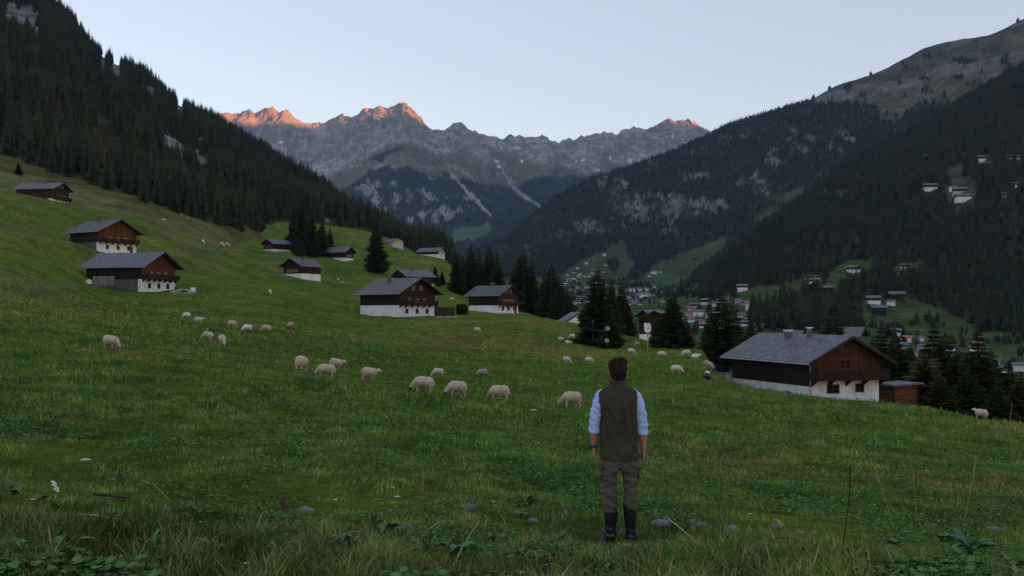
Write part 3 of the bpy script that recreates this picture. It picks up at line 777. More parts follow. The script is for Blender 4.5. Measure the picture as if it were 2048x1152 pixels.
place('dark_far', 'low black chalet with pale chimney beside the tall lone spruce', 690, 523, 72, 12.0, 8.5, hb=1.8, he=4.8, pitch=27, front='wood_dark', wins=0, gwins=(4,), chim=(-0.1, 0.1, 0.5), balcony=False)
place('hut', 'small dark chalet near the wood with orange lit gable front', 547, 503, -42, 9.5, 8.0, sgn=1, hb=1.2, he=4.0, pitch=25, front='wood_warm', side='wood_red', wins=0, gwins=(2,), chim=None, balcony=False)
place('behind', 'brown chalet half hidden behind the central chalet roof', 814, 577, -50, 12.0, 8.6, sgn=1, hb=1.8, he=4.9, pitch=26, front='wood_red', side='wood_red', wins=1, gwins=(2,), chim=(0.1, -0.1, 0.7), balcony=False, side_wins=3)
place('right_mid', 'dark chalet with white base in front of the spruce cluster', 997, 627, 53, 9.8, 8.4, hb=2.1, he=5.0, pitch=27, front='wood_red', chim=(-0.1, 0.0, 0.6), gwins=(4, 2), roofm='roof_dark', door=True)
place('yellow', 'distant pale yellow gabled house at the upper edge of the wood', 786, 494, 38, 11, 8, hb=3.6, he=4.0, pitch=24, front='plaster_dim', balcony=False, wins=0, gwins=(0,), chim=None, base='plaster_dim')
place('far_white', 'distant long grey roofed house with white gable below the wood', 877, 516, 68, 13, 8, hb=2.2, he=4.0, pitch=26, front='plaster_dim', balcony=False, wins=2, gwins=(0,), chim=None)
place('white_barn', 'small white gabled barn sunk behind the crest next to the big spruce', 1136, 655, 10, 8, 5.2, D=215, hb=1.2, he=1.5, pitch=32, front='plaster', side='plaster', balcony=False, wins=0, gwins=(0, 1), chim=None, oh=0.35, og=0.4)
place('brown_a', 'brown barn with flat grey roof beyond the round white sign', 1306, 668, -58, 7.5, 6.5, sgn=1, D=300, hb=0.5, he=5.6, pitch=24, front='wood_red', side='wood_red', balcony=False, wins=0, gwins=(0,), chim=None)
place('brown_b', 'brown gabled barn right behind the round white sign', 1279, 672, -12, 9, 7.8, D=260, sgn=-1, hb=0.5, he=4.4, pitch=28, front='wood_red', side='wood_red', balcony=False, wins=0, gwins=(0,), chim=None)
place('brown_c', 'brown gabled chalet peeping over the ridge of the large roof', 1712, 702, 58, 4.6, 5.4, D=215, hb=1.0, he=3.6, pitch=26, front='wood_red', side='wood_red', balcony=False, wins=0, gwins=(3,), chim=None)
place('grey_d', 'broad grey roofed chalet seen behind the chimneys of the large roof', 1600, 688, 62, 7, 6, D=470, hb=1.0, he=5.0, pitch=22, front='wood_red', side='wood_red', balcony=False, wins=0, gwins=(3,), chim=None)

# shed, wall, barrel and solar panel by the large chalet
def at_big(x, y, z): return big.matrix_basis @ Vector((x, y, z))
sh_ = empty('shed', at_big(7.1, -5.2, 0), R(17.5)); tag(sh_, 'small wooden shed with a flat grey roof beside the large chalet', 'shed')
b = MB(); b.box(-1.35, 1.35, -1.3, 1.3, -2.0, 1.15); b.build('wall', M['wood_shed'], sh_)
b = MB(); b.prism([(-1.75, 1.22), (1.75, 1.36), (1.75, 1.50), (-1.75, 1.36)], 'y', -1.8, 1.8); b.build('roof', M['roof'], sh_)
b = MB()
for x in (-1.38, 1.26): b.box(x, x + 0.12, -1.42, -1.31, -2.0, 1.15)
b.build('corner_post', M['wood_warm'], sh_)
wl = empty('retaining_wall', at_big(-3.75, 8.2, 0.75), R(17.5)); tag(wl, 'low white retaining wall running from the large chalet into the slope', 'wall')
b = MB(); b.prism([(-1.4, -3), (3.2, -3), (3.2, 1.0), (2.9, 1.0), (-1.4, 1.6)], 'y', -0.2, 0.0); b.prism([(-5.6, -3), (-1.402, -3), (-1.402, 1.1), (-5.6, 0.75)], 'y', -0.2, 0.0)
o = b.build('wall_body', M['plaster'], wl); o.rotation_euler = (0, 0, R(-4))
sp_ = empty('solar_panel', at_big(-5.4, 7.4, 1.9), R(17.5)); tag(sp_, 'dark tilted solar panel standing on the white retaining wall', 'solar panel')
b = MB(); b.prism([(-0.1, 0.1), (0.0, 0.1), (0.5, 0.85), (0.4, 0.85)], 'x', -1.1, 1.5); b.build('panel', M['panel'], sp_)
b = MB()
for x in (-0.9, 1.2): b.tube([(x, 0.35, -0.6), (x, 0.35, 0.55)], 0.04)
b.build('stand', M['metal'], sp_)
p = ground_at(1415, 758)
ba = empty('barrel', p, 0.0, 15 * p.y / F / 0.72); tag(ba, 'black barrel with a white lid at the end of the retaining wall', 'barrel')
b = MB(); b.tube([(0, 0, 0), (0, 0, 0.3), (0, 0, 0.55)], [0.33, 0.36, 0.3], 14); b.build('barrel_body', M['black'], ba, True)
b = MB(); b.tube([(0, 0, 0.552), (0, 0, 0.66), (0, 0, 0.76)], [0.2, 0.25, 0.12], 14); b.build('lid', M['lamp_white'], ba, True)

# small things round the other chalets
p = ray(186, 571, (meadow,))
pb = empty('board_panel', p, R(8)); tag(pb, 'weathered plank panel leaning beside the stone wall of the orange boarded chalet', 'board panel')
b = MB(); b.prism([(0, 0), (0.12, 0), (1.0, 1.75), (0.88, 1.75)], 'x', -0.2, 3.6); b.build('plank', M['wood_grey'], pb)
b = MB()
for x in (0.0, 3.3): b.tube([(x, 1.4, 0), (x, 0.85, 1.5)], 0.06)
b.build('prop', M['wood_grey'], pb)
for (px, py, w_, lab) in ((178, 568, 0.9, 'white water tank at the far end of the weathered plank panel'), (386, 583, 0.95, 'white water tank at the end of the gravel path'), (347, 573, 0.75, 'white trough behind the orange boarded chalet corner')):
    p = ray(px, py, (meadow,)); tk = empty('water_tank', p, R(20)); tag(tk, lab, 'water tank', 'white tanks near the chalets')
    b = MB(); b.prism([(-w_ / 2, 0), (w_ / 2, 0), (w_ / 2, w_ * 0.75), (w_ * 0.4, w_ * 0.85), (-w_ * 0.4, w_ * 0.85), (-w_ / 2, w_ * 0.75)], 'y', -w_ * 0.4, w_ * 0.4); b.build('tank', M['lamp_white'], tk)
    b = MB(); b.tube([(0, 0, w_ * 0.85), (0, 0, w_ * 0.95)], 0.16, 10); b.build('cap', M['metal'], tk)
p0 = near_corner(868, 630, 50, 0, 0); fc = empty('fence', p0, R(-6)); tag(fc, 'dark board fence beside the white wall of the central chalet', 'fence')
b = MB(); x = 0.0
while x < 4.6: b.box(x, x + 0.16, 0, 0.04, -0.6, 1.75); x += 0.19
b.build('boards', M['wood_red'], fc)
b = MB(); b.box(-0.05, 4.7, -0.06, 0.1, 1.76, 1.84); b.build('rail', M['trim'], fc)
for x in (0.1, 2.3, 4.5):
    b = MB(); b.box(x - 0.06, x + 0.06, 0.05, 0.17, -0.8, 1.75); b.build('post', M['trim'], fc)
pk = ray(942, 590, (meadow,)); pl = empty('stone_pillar', pk); tag(pl, 'tall grey stone pillar standing at the edge of the spruce cluster', 'pillar')
b = MB(); b.box(-0.55, 0.55, -0.4, 0.4, -0.5, 2.7); b.build('shaft', M['stone'], pl); b = MB(); b.box(-0.62, 0.62, -0.46, 0.46, 2.702, 2.9); b.build('capstone', M['stone'], pl)

def ground_strip(name, pts, width, m, lift=0.05):
    """a narrow strip laid on the meadow along photo points"""
    P3 = [ray(px, py, (meadow,)) for px, py in pts]; P3 = [p for p in P3 if p is not None]
    v, f = [], []
    fine = []
    for a, b in zip(P3[:-1], P3[1:]):
        n = max(2, int((b - a).length / 0.7))
        fine += [a.lerp(b, k / n) for k in range(n)]
    fine.append(P3[-1])
    for i, p in enumerate(fine):
        d = fine[min(i + 1, len(fine) - 1)] - fine[max(i - 1, 0)]; n = Vector((-d.y, d.x, 0)).normalized()
        wd = width * (0.8 + 0.4 * random.random())
        for s in (-0.5, 0, 0.5):
            q = p + n * wd * s; v.append((q.x, q.y, float(meadow.zxy(q.x, q.y)) + lift))
    for i in range(len(fine) - 1):
        for k in (0, 1): f.append((i * 3 + k, i * 3 + k + 1, i * 3 + 4 + k, i * 3 + 3 + k))
    me = bpy.data.meshes.new(name); me.from_pydata(v, [], f); me.materials.append(m)
    return tag(link(bpy.data.objects.new(name, me)), kind='structure')
ground_strip('gravel_path', [(346, 586), (362, 579), (380, 582), (387, 586), (340, 589)], 1.6, M['gravel'], 0.09)
ground_strip('footpath', [(0, 578), (60, 577), (110, 574), (150, 571), (178, 571)], 0.4, M['soil'], 0.04)
ground_strip('gravel_path', [(1037, 627), (1060, 629), (1080, 632)], 1.4, M['gravel'], 0.08)
ground_strip('gravel_path', [(868, 637), (890, 634), (905, 632)], 2.0, M['gravel'], 0.08)

ground_strip('footpath', [(300, 424), (345, 430), (400, 442), (450, 464)], 0.7, M['soil'], 0.06)
ground_strip('footpath', [(0, 452), (60, 458), (130, 452)], 0.5, M['soil'], 0.06)
# round white sign on its post, with the two smaller discs in front of the big spruce
p = ray(1295, 711, (meadow,)); D = p.y
sg = empty('sign', p); tag(sg, 'tall white sign with a grey emblem on a thin metal post', 'sign')
k_ = D / F
b = MB(); b.tube([(0, 0, -0.3), (0, 0, 46 * k_)], 0.05, 8); b.build('post', M['metal'], sg, True)
w_, h_ = 7 * k_, 19 * k_; z0 = 46 * k_
pts = [(-w_, z0 + h_), (-w_ * 0.9, z0 + 0.2 * h_), (-w_ * 0.6, z0), (w_ * 0.55, z0), (w_ * 0.95, z0 + 0.22 * h_), (w_ * 0.95, z0 + 0.75 * h_), (w_ * 0.6, z0 + h_)]
b = MB(); b.prism(pts, 'y', -0.1, -0.06); b.build('board', M['lamp_white'], sg)
b = MB(); b.prism([(-w_ * 0.45, z0 + 0.34 * h_), (w_ * 0.5, z0 + 0.34 * h_), (w_ * 0.45, z0 + 0.42 * h_), (-w_ * 0.4, z0 + 0.42 * h_)], 'y', -0.112, -0.1)
b.prism([(-w_ * 0.05, z0 + 0.42 * h_), (w_ * 0.4, z0 + 0.42 * h_), (w_ * 0.25, z0 + 0.68 * h_), (w_ * 0.1, z0 + 0.68 * h_)], 'y', -0.112, -0.1)
b.prism([(-w_ * 0.2, z0 + 0.74 * h_), (w_ * 0.25, z0 + 0.74 * h_), (w_ * 0.2, z0 + 0.84 * h_), (-w_ * 0.15, z0 + 0.84 * h_)], 'y', -0.112, -0.1)
b.build('emblem', M['metal'], sg)
p = ray(1184, 690, (meadow,))
b = MB(); b.tube([(0, 0, -0.3), (0, 0, 3.4)], 0.06, 6); o = b.build('pole', M['metal'], None, True); o.location = p - Vector((0, 1.5, 0)); tag(o, 'thin grey pole standing at the foot of the big spruce', 'pole')
for (px, py, r_, lab) in ((1215, 657, 5.0, 'upper pale disc hanging before the big spruce branches'), (1214, 681, 4.8, 'lower pale disc hanging before the big spruce branches')):
    pb_ = ray(1214, 697, (meadow,)); kk = (pb_.y - 4.5) / F
    ds = empty('disc', ((px - CX) * kk, pb_.y - 4.5, (HY - py) * kk)); tag(ds, lab, 'disc', 'pale discs before the big spruce')
    b = MB(); a = np.linspace(0, 2 * np.pi, 13)[:-1]
    b.prism([(r_ * kk * math.cos(t_) * (1 + 0.1 * math.sin(3 * t_)), r_ * kk * 0.85 * math.sin(t_)) for t_ in a], 'y', -0.06, 0.0); b.build('plate', M['metal'], ds)
    b = MB(); b.tube([(0, 0.03, -r_ * kk * 0.8), (0, 0.03, -(r_ * kk * 0.8) - (694 - py) * kk)], 0.02, 5); b.build('stem', M['bark'], ds)

# ------------------------------------------------------------------ far houses
def far_house(label, px, py, wpx, theta, rm='roof', wall='plaster', upper='wood_red', ratio=0.7, group='houses scattered through the valley', frac=0.5, sheets=None, parts=True):
    h = ray(px, py, sheets or (valley, hill))
    if h is None: return
    D = h.y; proj = 0.82 * wpx * D / F
    th = R(theta); vw = math.atan2(-h.x, h.y)
    ph = th - vw
    L = proj / max(0.35, abs(math.sin(ph)) + ratio * abs(math.cos(ph))); L = min(max(L, 5.0), 22.0); W = L * ratio
    he = min(6.5, W * 0.55 + 0.8); tp = math.tan(R(24)); hw, hl = W / 2, L / 2; hr = he + hw * tp
    o = empty('house', (h.x, h.y, h.z), th); tag(o, label, 'house', group)
    b = MB(); b.box(-hw, hw, -hl, hl, -3, he * frac); 
    b.build('wall', M[wall], o)
    b = MB(); b.prism([(-hw - 0.05, he * frac), (hw + 0.05, he * frac), (hw + 0.05, he), (0, hr), (-hw - 0.05, he)], 'y', -hl - 0.05, hl + 0.05); b.build('upper_wall', M[upper], o)
    oh = 0.8; ez = he - oh * tp
    b = MB(); b.prism([(-hw - oh, ez + 0.05), (0, hr + 0.05), (hw + oh, ez + 0.05), (hw + oh, ez + 0.3), (0, hr + 0.35), (-hw - oh, ez + 0.3)], 'y', -hl - 0.9, hl + 0.9)
    b.build('roof', M[rm], o)
    if parts and wpx >= 16:
        n = 3
        for k in range(n):
            x = -hw + W * (k + 0.5) / n
            b = MB(); b.box(x - 0.45, x + 0.45, -hl - 0.06, -hl - 0.01, 0.9, 2.1); b.build('window', M['glass'], o)
    CLEAR.append((h.x, h.y, L * 0.75)); CLEAR.append((h.x * (1 - 14 / h.y), h.y - 14, L * 0.55))
    return o
FH = [(1707, 544, 32, 40, 'chalet with warm gable on the knoll above the right valley', {}), (1619, 567, 20, 55, 'white house with dark roof left of the knoll chalet', {}), (1634, 558, 9, 20, 'tiny white hut just above the two roofed white house', {}),
      (1485, 581, 26, 74, 'long grey roofed barn with white base on the green strip', {'frac': 0.6}), (1424, 584, 15, 30, 'brown house with pale gable at the foot of the wooded slope', {}), (1505, 620, 34, 80, 'white house with a bright orange roof', {'rm': 'roof_red', 'upper': 'plaster'}),
      (1657, 584, 26, 80, 'dark barn with flat grey roof amid the trees', {'wall': 'wood_dark', 'upper': 'wood_dark'}), (1747, 607, 32, 74, 'grey roofed chalet with white base on the green knoll', {}), (1793, 600, 36, 74, 'tall brown chalet at the wood edge above the green knoll', {'wall': 'wood_red'}),
      (1757, 627, 36, 80, 'low barn with broad pale roof on the green knoll', {'wall': 'wood_dark', 'upper': 'wood_dark'}), (1782, 610, 20, 60, 'white annex below the tall brown chalet', {'upper': 'plaster'}), (1692, 621, 14, 20, 'small white house beside the pale track', {'upper': 'plaster'}),
      (1811, 538, 22, 65, 'pair roofed pale house in the dark wood above the knoll', {}), (1905, 526, 14, 70, 'lone pale hut deep in the dark wood', {'upper': 'plaster'}), (1860, 380, 34, 80, 'brown chalet with blue grey roof high in the wood', {}), (1905, 380, 16, 50, 'small white house beside the hotel in the high clearing', {'upper': 'plaster'}),
      (1926, 402, 38, 80, 'large white hotel in the high clearing', {'frac': 0.75}), (1920, 388, 34, 80, 'long pale building just above the large white hotel', {'wall': 'plaster_dim'}), (1965, 322, 24, 75, 'pale house at the top of the right hand clearing', {}), (1968, 336, 26, 70, 'brown house below the pale house in the right hand clearing', {'wall': 'wood_red'}),
      (2022, 318, 16, 60, 'white house near the picture edge above the wood', {'wall': 'plaster_dim'}), (2041, 318, 16, 70, 'second white house near the picture edge above the wood', {'wall': 'plaster_dim'}), (1853, 319, 18, 70, 'low pale house alone in the high wood', {'wall': 'plaster_dim'}), (1986, 382, 9, 40, 'tiny white hut among high spruces', {'wall': 'plaster_dim'}),
      (2012, 394, 18, 70, 'pale house low in the right hand wood', {'wall': 'plaster_dim'}), (2032, 374, 20, 70, 'grey roofed house near the edge of the high wood', {}),
      (1390, 617, 24, 70, 'brown chalet with pale balcony at the village edge', {}), (1412, 609, 28, 30, 'large brown gabled chalet at the village edge', {}), (1430, 613, 16, 70, 'pale round roofed barn next to the large brown gable', {'wall': 'plaster', 'upper': 'plaster'}), (1396, 632, 24, 80, 'long white house between two spruces', {'upper': 'plaster'}),
      (1375, 632, 14, 80, 'small white house left of the long white house', {'upper': 'plaster'}), (1308, 548, 16, 40, 'large white house halfway up the green slope', {'upper': 'plaster'}), (1298, 553, 8, 40, 'small white hut beside the halfway white house', {'upper': 'plaster'}), (1320, 545, 10, 70, 'brown hut beside the halfway white house', {}),
      (1208, 511, 10, 60, 'topmost white farm on the far green slope', {'upper': 'plaster'}), (1172, 528, 9, 30, 'white gabled farm at the far wood edge', {'upper': 'plaster'}), (1155, 538, 8, 70, 'white barn left of the far gabled farm', {'upper': 'plaster'}), (1211, 531, 9, 60, 'white farm amid the far green slope', {}),
      (1266, 584, 18, 75, 'large white village house with many windows', {'upper': 'plaster', 'frac': 0.7}), (1279, 582, 12, 60, 'white village house beside the large one', {'upper': 'plaster'}), (1292, 582, 12, 80, 'low white village barn by the green slope', {'upper': 'plaster'}), (1307, 575, 12, 75, 'grey roofed village house on the slope foot', {}),
      (1289, 597, 26, 84, 'long pale row house below the village', {'upper': 'plaster'}), (1388, 519, 10, 50, 'small dark farm beside two trees on the upper strip', {'wall': 'wood_red'}), (1324, 587, 10, 30, 'pale gabled house below the upper strip', {}), (1240, 602, 16, 70, 'dark roofed house low in the village', {}),
      (1812, 684, 24, 75, 'white house with a red tiled roof beyond the large chalet', {'rm': 'roof_red', 'upper': 'plaster'}), (1790, 670, 26, 75, 'pale roofed house above the red tiled roof', {}), (1840, 682, 12, 60, 'small white house right of the red tiled roof', {'upper': 'plaster'}), (1818, 706, 14, 75, 'low white house under the red tiled roof', {'upper': 'plaster'}),
      (1843, 702, 16, 75, 'long low white shed between dark spruces', {'upper': 'plaster'}), (1990, 728, 14, 60, 'white house glimpsed between the right hand spruces', {'upper': 'plaster'}), (2040, 742, 34, 72, 'grey roofed building by the picture edge beyond the spruces', {'upper': 'plaster'}), (2004, 744, 14, 60, 'pale shed beside the grey roofed edge building', {'upper': 'plaster'}), (1650, 622, 12, 70, 'grey roofed hut at the track below the barn', {})]
for (px, py, w_, th_, lab, kw) in FH: far_house(lab, px, py, w_, th_, **kw)
rv = random.Random(5)
n = 0; used = []
while n < 150:
    zone = rv.random()
    if zone < 0.45: px, py = rv.uniform(1118, 1215), rv.uniform(546, 610)
    elif zone < 0.65: px, py = rv.uniform(1230, 1330), rv.uniform(578, 612)
    elif zone < 0.85: px, py = rv.uniform(1360, 1520), rv.uniform(602, 660)
    else: px, py = rv.uniform(1770, 1960), rv.uniform(690, 725)
    if any(abs(px - a) < 6 and abs(py - c) < 4 for a, c in used): continue
    used.append((px, py)); n += 1
    far_house('small pale house in the crowded village on the valley floor', px, py, rv.uniform(7, 13), rv.uniform(20, 85), rv.choice(['roof', 'roof', 'roof', 'roof_red']) if zone > 0.3 else 'roof', rv.choice(['plaster', 'plaster_dim', 'plaster_dim']), rv.choice(['plaster_dim', 'wood_red', 'wood_red']), group='village houses on the valley floor', parts=False)

# ------------------------------------------------------------------ spruces
def crown_mesh(name, seed, levels, nb, ns, m, rmax=0.17, low=0.05, droop=0.42, ragged=0.3, rnd=False):
    rr = random.Random(seed); v, f3, f4 = [], [], []
    for i in range(levels):
        t = (i + rr.uniform(0, 0.6)) / levels
        h = low + (0.985 - low) * t
        base = rmax * ((1 - t) ** 0.82) + 0.006
        if rnd: base = rmax * (math.sin(math.pi * min(1, 0.12 + 0.88 * t)) ** 0.7) + 0.01
        elif t < 0.1: base *= 0.72 + 2.8 * t
        n = max(4, int(nb * (0.45 + 0.55 * (1 - t))))
        a0 = rr.uniform(0, 6.28)
        for k in range(n):
            a = a0 + 6.283 * (k + rr.uniform(-0.35, 0.35)) / n
            r = base * rr.uniform(1 - ragged, 1.12)
            dx, dy = math.cos(a), math.sin(a); qx, qy = -dy, dx
            dr = droop * rr.uniform(0.7, 1.25) * (1 - 0.55 * t)
            def pt(s_, side=0.0, dz=0.0):
                return (dx * r * s_ + qx * side, dy * r * s_ + qy * side, h + 0.25 * r * s_ - dr * r * s_ * (1.5 - 0.35 * s_) + dz)
            w = (0.30 if ns == 0 else 0.17) * r + 0.004
            b = len(v)
            v += [pt(0.05, 0, 0.008), pt(0.6, w, -0.25 * w), pt(1.0), pt(0.6, -w, -0.25 * w)]
            f4.append((b, b + 1, b + 2, b + 3))
            b = len(v)                                  # hanging curtain below the branch
            v += [pt(0.12), pt(0.95), pt(0.7, 0, -0.38 * r - 0.004), pt(0.3, 0, -0.30 * r - 0.004)]
            f4.append((b, b + 1, b + 2, b + 3))
            for j in range(ns):
                s_ = 0.2 + 0.8 * (j + rr.random()) / ns
                for sd in (-1, 1):
                    ln = (0.34 * r * (1.15 - 0.6 * s_) + 0.006) * rr.uniform(0.7, 1.2)
                    p0 = pt(s_ - 0.08, 0); p1 = pt(min(1.02, s_ + 0.08), 0)
                    tip = pt(s_ + 0.4 * ln / r, sd * ln * 0.85, -ln * rr.uniform(0.25, 0.75))
                    b = len(v); v += [p0, p1, tip]; f3.append((b, b + 1, b + 2))
    b = len(v); v += [(0.006, 0, 0.93), (-0.004, 0.005, 0.93), (-0.004, -0.005, 0.93), (0, 0, 1.0)]
    f3 += [(b, b + 1, b + 3), (b + 1, b + 2, b + 3), (b + 2, b, b + 3)]
    return big_mesh(name, np.array(v), [np.array(f4), np.array(f3)], m, False)
tb = MB(); tb.tube([(0, 0, -0.06), (0, 0, 0.02), (0, 0, 0.5), (0, 0, 0.97)], [0.017, 0.013, 0.008, 0.002], 7)
TRUNK = tb.mesh('trunk', M['bark'], True)
HI = [crown_mesh('crown', 100 + i, 36, 11, 5, M['needle'], rmax=(0.185, 0.165, 0.2)[i], ragged=0.38) for i in range(3)]
MID = [crown_mesh('crown', 200 + i, 24, 9, 1, M['needle_far'], rmax=(0.18, 0.155, 0.20, 0.145)[i], low=0.04, ragged=0.5) for i in range(4)]

BROAD = crown_mesh('crown', 300, 13, 10, 3, M['needle_far'], rmax=0.34, low=0.12, droop=0.25, ragged=0.55, rnd=True)
def spruce(loc, h, wide, crown, label, group=None, rz=None, name='spruce_tree', trunk=True):
    o = bpy.data.objects.new(name, None); COL.objects.link(o)
    o.location = loc; o.scale = (h * wide, h * wide, h); o.rotation_euler = (0, 0, random.uniform(0, 6.28) if rz is None else rz)
    tag(o, label, 'spruce tree', group)
    c = bpy.data.objects.new('crown', crown); COL.objects.link(c); c.parent = o
    if trunk:
        c = bpy.data.objects.new('trunk', TRUNK); COL.objects.link(c); c.parent = o
    return o

def tree_at(px, D, top, label, hi=True, wide=1.0, group=None, base=None, var=0):
    """px column, distance, photo row of the tip"""
    if base is not None:
        p = ray(px, base, (meadow,)); 
        if p is not None: D = p.y
    x = (px - CX) / F * D; z = float(meadow.z(np.array([px]), np.array([D]))[0])
    h = (HY - top) / F * D - z
    wide *= 1.4 if px < 1700 else 1.75
    CLEAR.append((x, D, 1.0))
    return spruce((x, D, z), max(h, 1.5), wide, HI[var % 3] if hi else MID[var % 4], label, group)
TREES = [(37, 0, 323, 'tiny lone conifer above the highest chalet', 1.5, 350), (752, 0, 438, 'tall lone spruce between the black chalet and the central chalet', 1.25, 545), (597, 0, 468, 'narrow spruce beside the small orange fronted chalet', 1.0, 512),
         (590, 480, 400, 'broad spruce at the tip of the wood behind the orange fronted chalet', 0.9, None), (602, 470, 385, 'tallest spruce at the tip of the wood', 0.95, None), (622, 460, 415, 'bushy spruce right of the tallest one at the wood tip', 1.0, None), (644, 470, 432, 'rounded spruce at the right end of the wood tip', 1.0, None), (660, 480, 450, 'lowest spruce at the right end of the wood tip', 1.0, None),
         (870, 420, 530, 'small spruce right of the half hidden brown chalet', 1.3, None), (884, 420, 540, 'smaller spruce beside the shrub below the spruce cluster', 1.3, None),
         (912, 395, 500, 'leftmost spruce of the big meadow cluster', 1.1, None), (926, 405, 512, 'slim spruce second in the big meadow cluster', 1.0, None), (942, 400, 486, 'tallest spruce of the big meadow cluster', 1.2, None), (958, 410, 500, 'dark spruce in the middle of the big meadow cluster', 1.2, None), (978, 400, 489, 'tall spruce right of the middle of the meadow cluster', 1.1, None), (993, 395, 506, 'rightmost spruce of the big meadow cluster', 1.2, None),
         (1030, 385, 520, 'narrow spruce at the left of the middle cluster', 1.1, None), (1045, 380, 499, 'tallest broad spruce of the middle cluster', 1.35, None), (1062, 375, 522, 'spruce at the right shoulder of the middle cluster', 1.3, None), (1090, 365, 535, 'pointed spruce starting the lower cluster', 1.1, None), (1103, 360, 524, 'tallest spruce of the lower cluster', 1.2, None), (1120, 350, 545, 'spruce sloping down the lower cluster', 1.2, None), (1136, 335, 570, 'smallest spruce ending the lower cluster', 1.2, None),
         (1197, 0, 532, 'big near spruce in front of the village', 1.35, 692), (1223, 165, 556, 'slender spruce just behind the big near spruce', 1.0, None), (1243, 175, 560, 'spruce at the right of the big near spruce', 1.2, None), (1254, 172, 598, 'low spruce under the right side of the near group', 1.3, None), (1222, 0, 622, 'young spruce at the feet of the near group', 1.6, 697), (1180, 160, 610, 'low spruce skirting the left of the big near spruce', 1.5, None),
         (1346, 140, 583, 'broad conical spruce right of the white sign', 1.55, None), (1318, 150, 622, 'lower spruce tucked against the conical spruce', 1.4, None), (1372, 150, 630, 'spruce filling the gap right of the conical spruce', 1.4, None), (1444, 128, 586, 'wide shaggy spruce left of the large chalet roof', 1.5, None), (1468, 135, 604, 'shaggy spruce behind the corner of the large roof', 1.4, None), (1422, 135, 612, 'spruce at the left flank of the shaggy pair', 1.4, None), (1500, 140, 640, 'spruce half hidden by the left end of the large roof', 1.4, None),
         (1667, 150, 597, 'spruce rising behind the chimneys of the large roof', 1.2, None), (1762, 118, 640, 'spruce behind the right gable of the large chalet', 1.2, None), (1790, 114, 662, 'dark spruce close behind the shed', 1.3, None), (1822, 120, 690, 'shorter spruce to the right of the shed', 1.4, None),
         (1868, 108, 638, 'tall spruce at the left of the right hand group', 1.2, None), (1890, 120, 660, 'second spruce of the right hand group', 1.2, None), (1912, 105, 700, 'low dark spruce in front of the right hand group', 1.6, None), (1956, 102, 652, 'tallest spruce above the lone right hand sheep', 1.25, None), (1984, 108, 700, 'spruce right of the tallest one above the sheep', 1.5, None), (2016, 104, 720, 'spruce near the picture edge on the right', 1.6, None), (2042, 96, 740, 'cut off spruce at the right picture edge', 1.6, None), (1846, 104, 716, 'bushy low spruce between shed and right hand group', 1.7, None), (1935, 98, 735, 'lowest bushy spruce behind the right hand sheep', 1.8, None), (1995, 92, 765, 'small bushy spruce at the crest on the right', 1.8, None), (1880, 96, 748, 'small bushy spruce at the crest beside the shed', 1.8, None)]
for i, (px, D, top, lab, wd, base) in enumerate(TREES):
    tree_at(px, D, top, lab, True, wd, 'spruces standing on the meadow', base, i)

def clear_mask(x, y):
    ok = np.ones(len(x), bool)
    for (a, b, r) in CLEAR: ok &= (x - a) ** 2 + (y - b) ** 2 > r * r
    return ok
def scatter(sheet, pxr, dr, step, keep, seed, jit=0.9):
    """jittered world grid on a terrain sheet -> x, y, z, u, py"""
    g = np.random.default_rng(seed)
    D0, D1 = dr; x0, x1 = (pxr[0] - CX) / F * D1, (pxr[1] - CX) / F * D1
    x0, x1 = min(x0, (pxr[0] - CX) / F * D0), max(x1, (pxr[1] - CX) / F * D0)
    gx, gy = np.meshgrid(np.arange(x0, x1, step), np.arange(D0, D1, step))
    x = gx.ravel() + g.uniform(-0.5, 0.5, gx.size) * step * jit; y = gy.ravel() + g.uniform(-0.5, 0.5, gx.size) * step * jit
    y = np.clip(y, D0 + 0.1, D1 - 0.1)
    u = x / y * F + CX
    ok = (u > pxr[0]) & (u < pxr[1]); x, y, u = x[ok], y[ok], u[ok]
    z = sheet.z(u, y); py = HY - z / y * F
    ok = keep(x, y, z, u, py) & clear_mask(x, y) & (py > -120)
    return x[ok], y[ok], z[ok], u[ok], py[ok]

def add_idx(n, p, seed):
    g = np.random.default_rng(seed); return np.where(g.random(n) < p, 4, g.integers(0, 4, n))
FOREST = []; IDX = []                                             # arrays x, y, z, h, width
def add_forest(d, hmin, hmax, seed, wd=(0.85, 1.25), broad=0.0):
    g = np.random.default_rng(seed); n = len(d[0])
    IDX.append(add_idx(n, broad, seed))
    FOREST.append(np.stack([d[0], d[1], d[2] - 0.3, g.uniform(hmin, hmax, n) * g.choice([1, 1, 0.85, 0.6], n), g.uniform(wd[0], wd[1], n)], -1))
def keep_left(x, y, z, u, py):
    inside = z > meadow.z(np.clip(u, -900, 2900), np.minimum(y, 1199)) + 0.6
    return inside & (left_rockmask(u, py) < 0.5) & ((left_rockmask(u, py - 13) < 0.5) | (y < 520)) & ((left_rockmask(u, py - 24) < 0.6) | (perlin(x / 9, y / 9, 221) > 0.1) | (y < 520)) & (y > np.interp(u, lc, base_D) - 12)
d = scatter(left, (-60, 955), (397, 1680), 7.6, keep_left, 1); LEFTT = d
# the 240 nearest trees of the wood are individuals, the rest one forest
vis = (d[3] > -25) & (d[3] < 945)
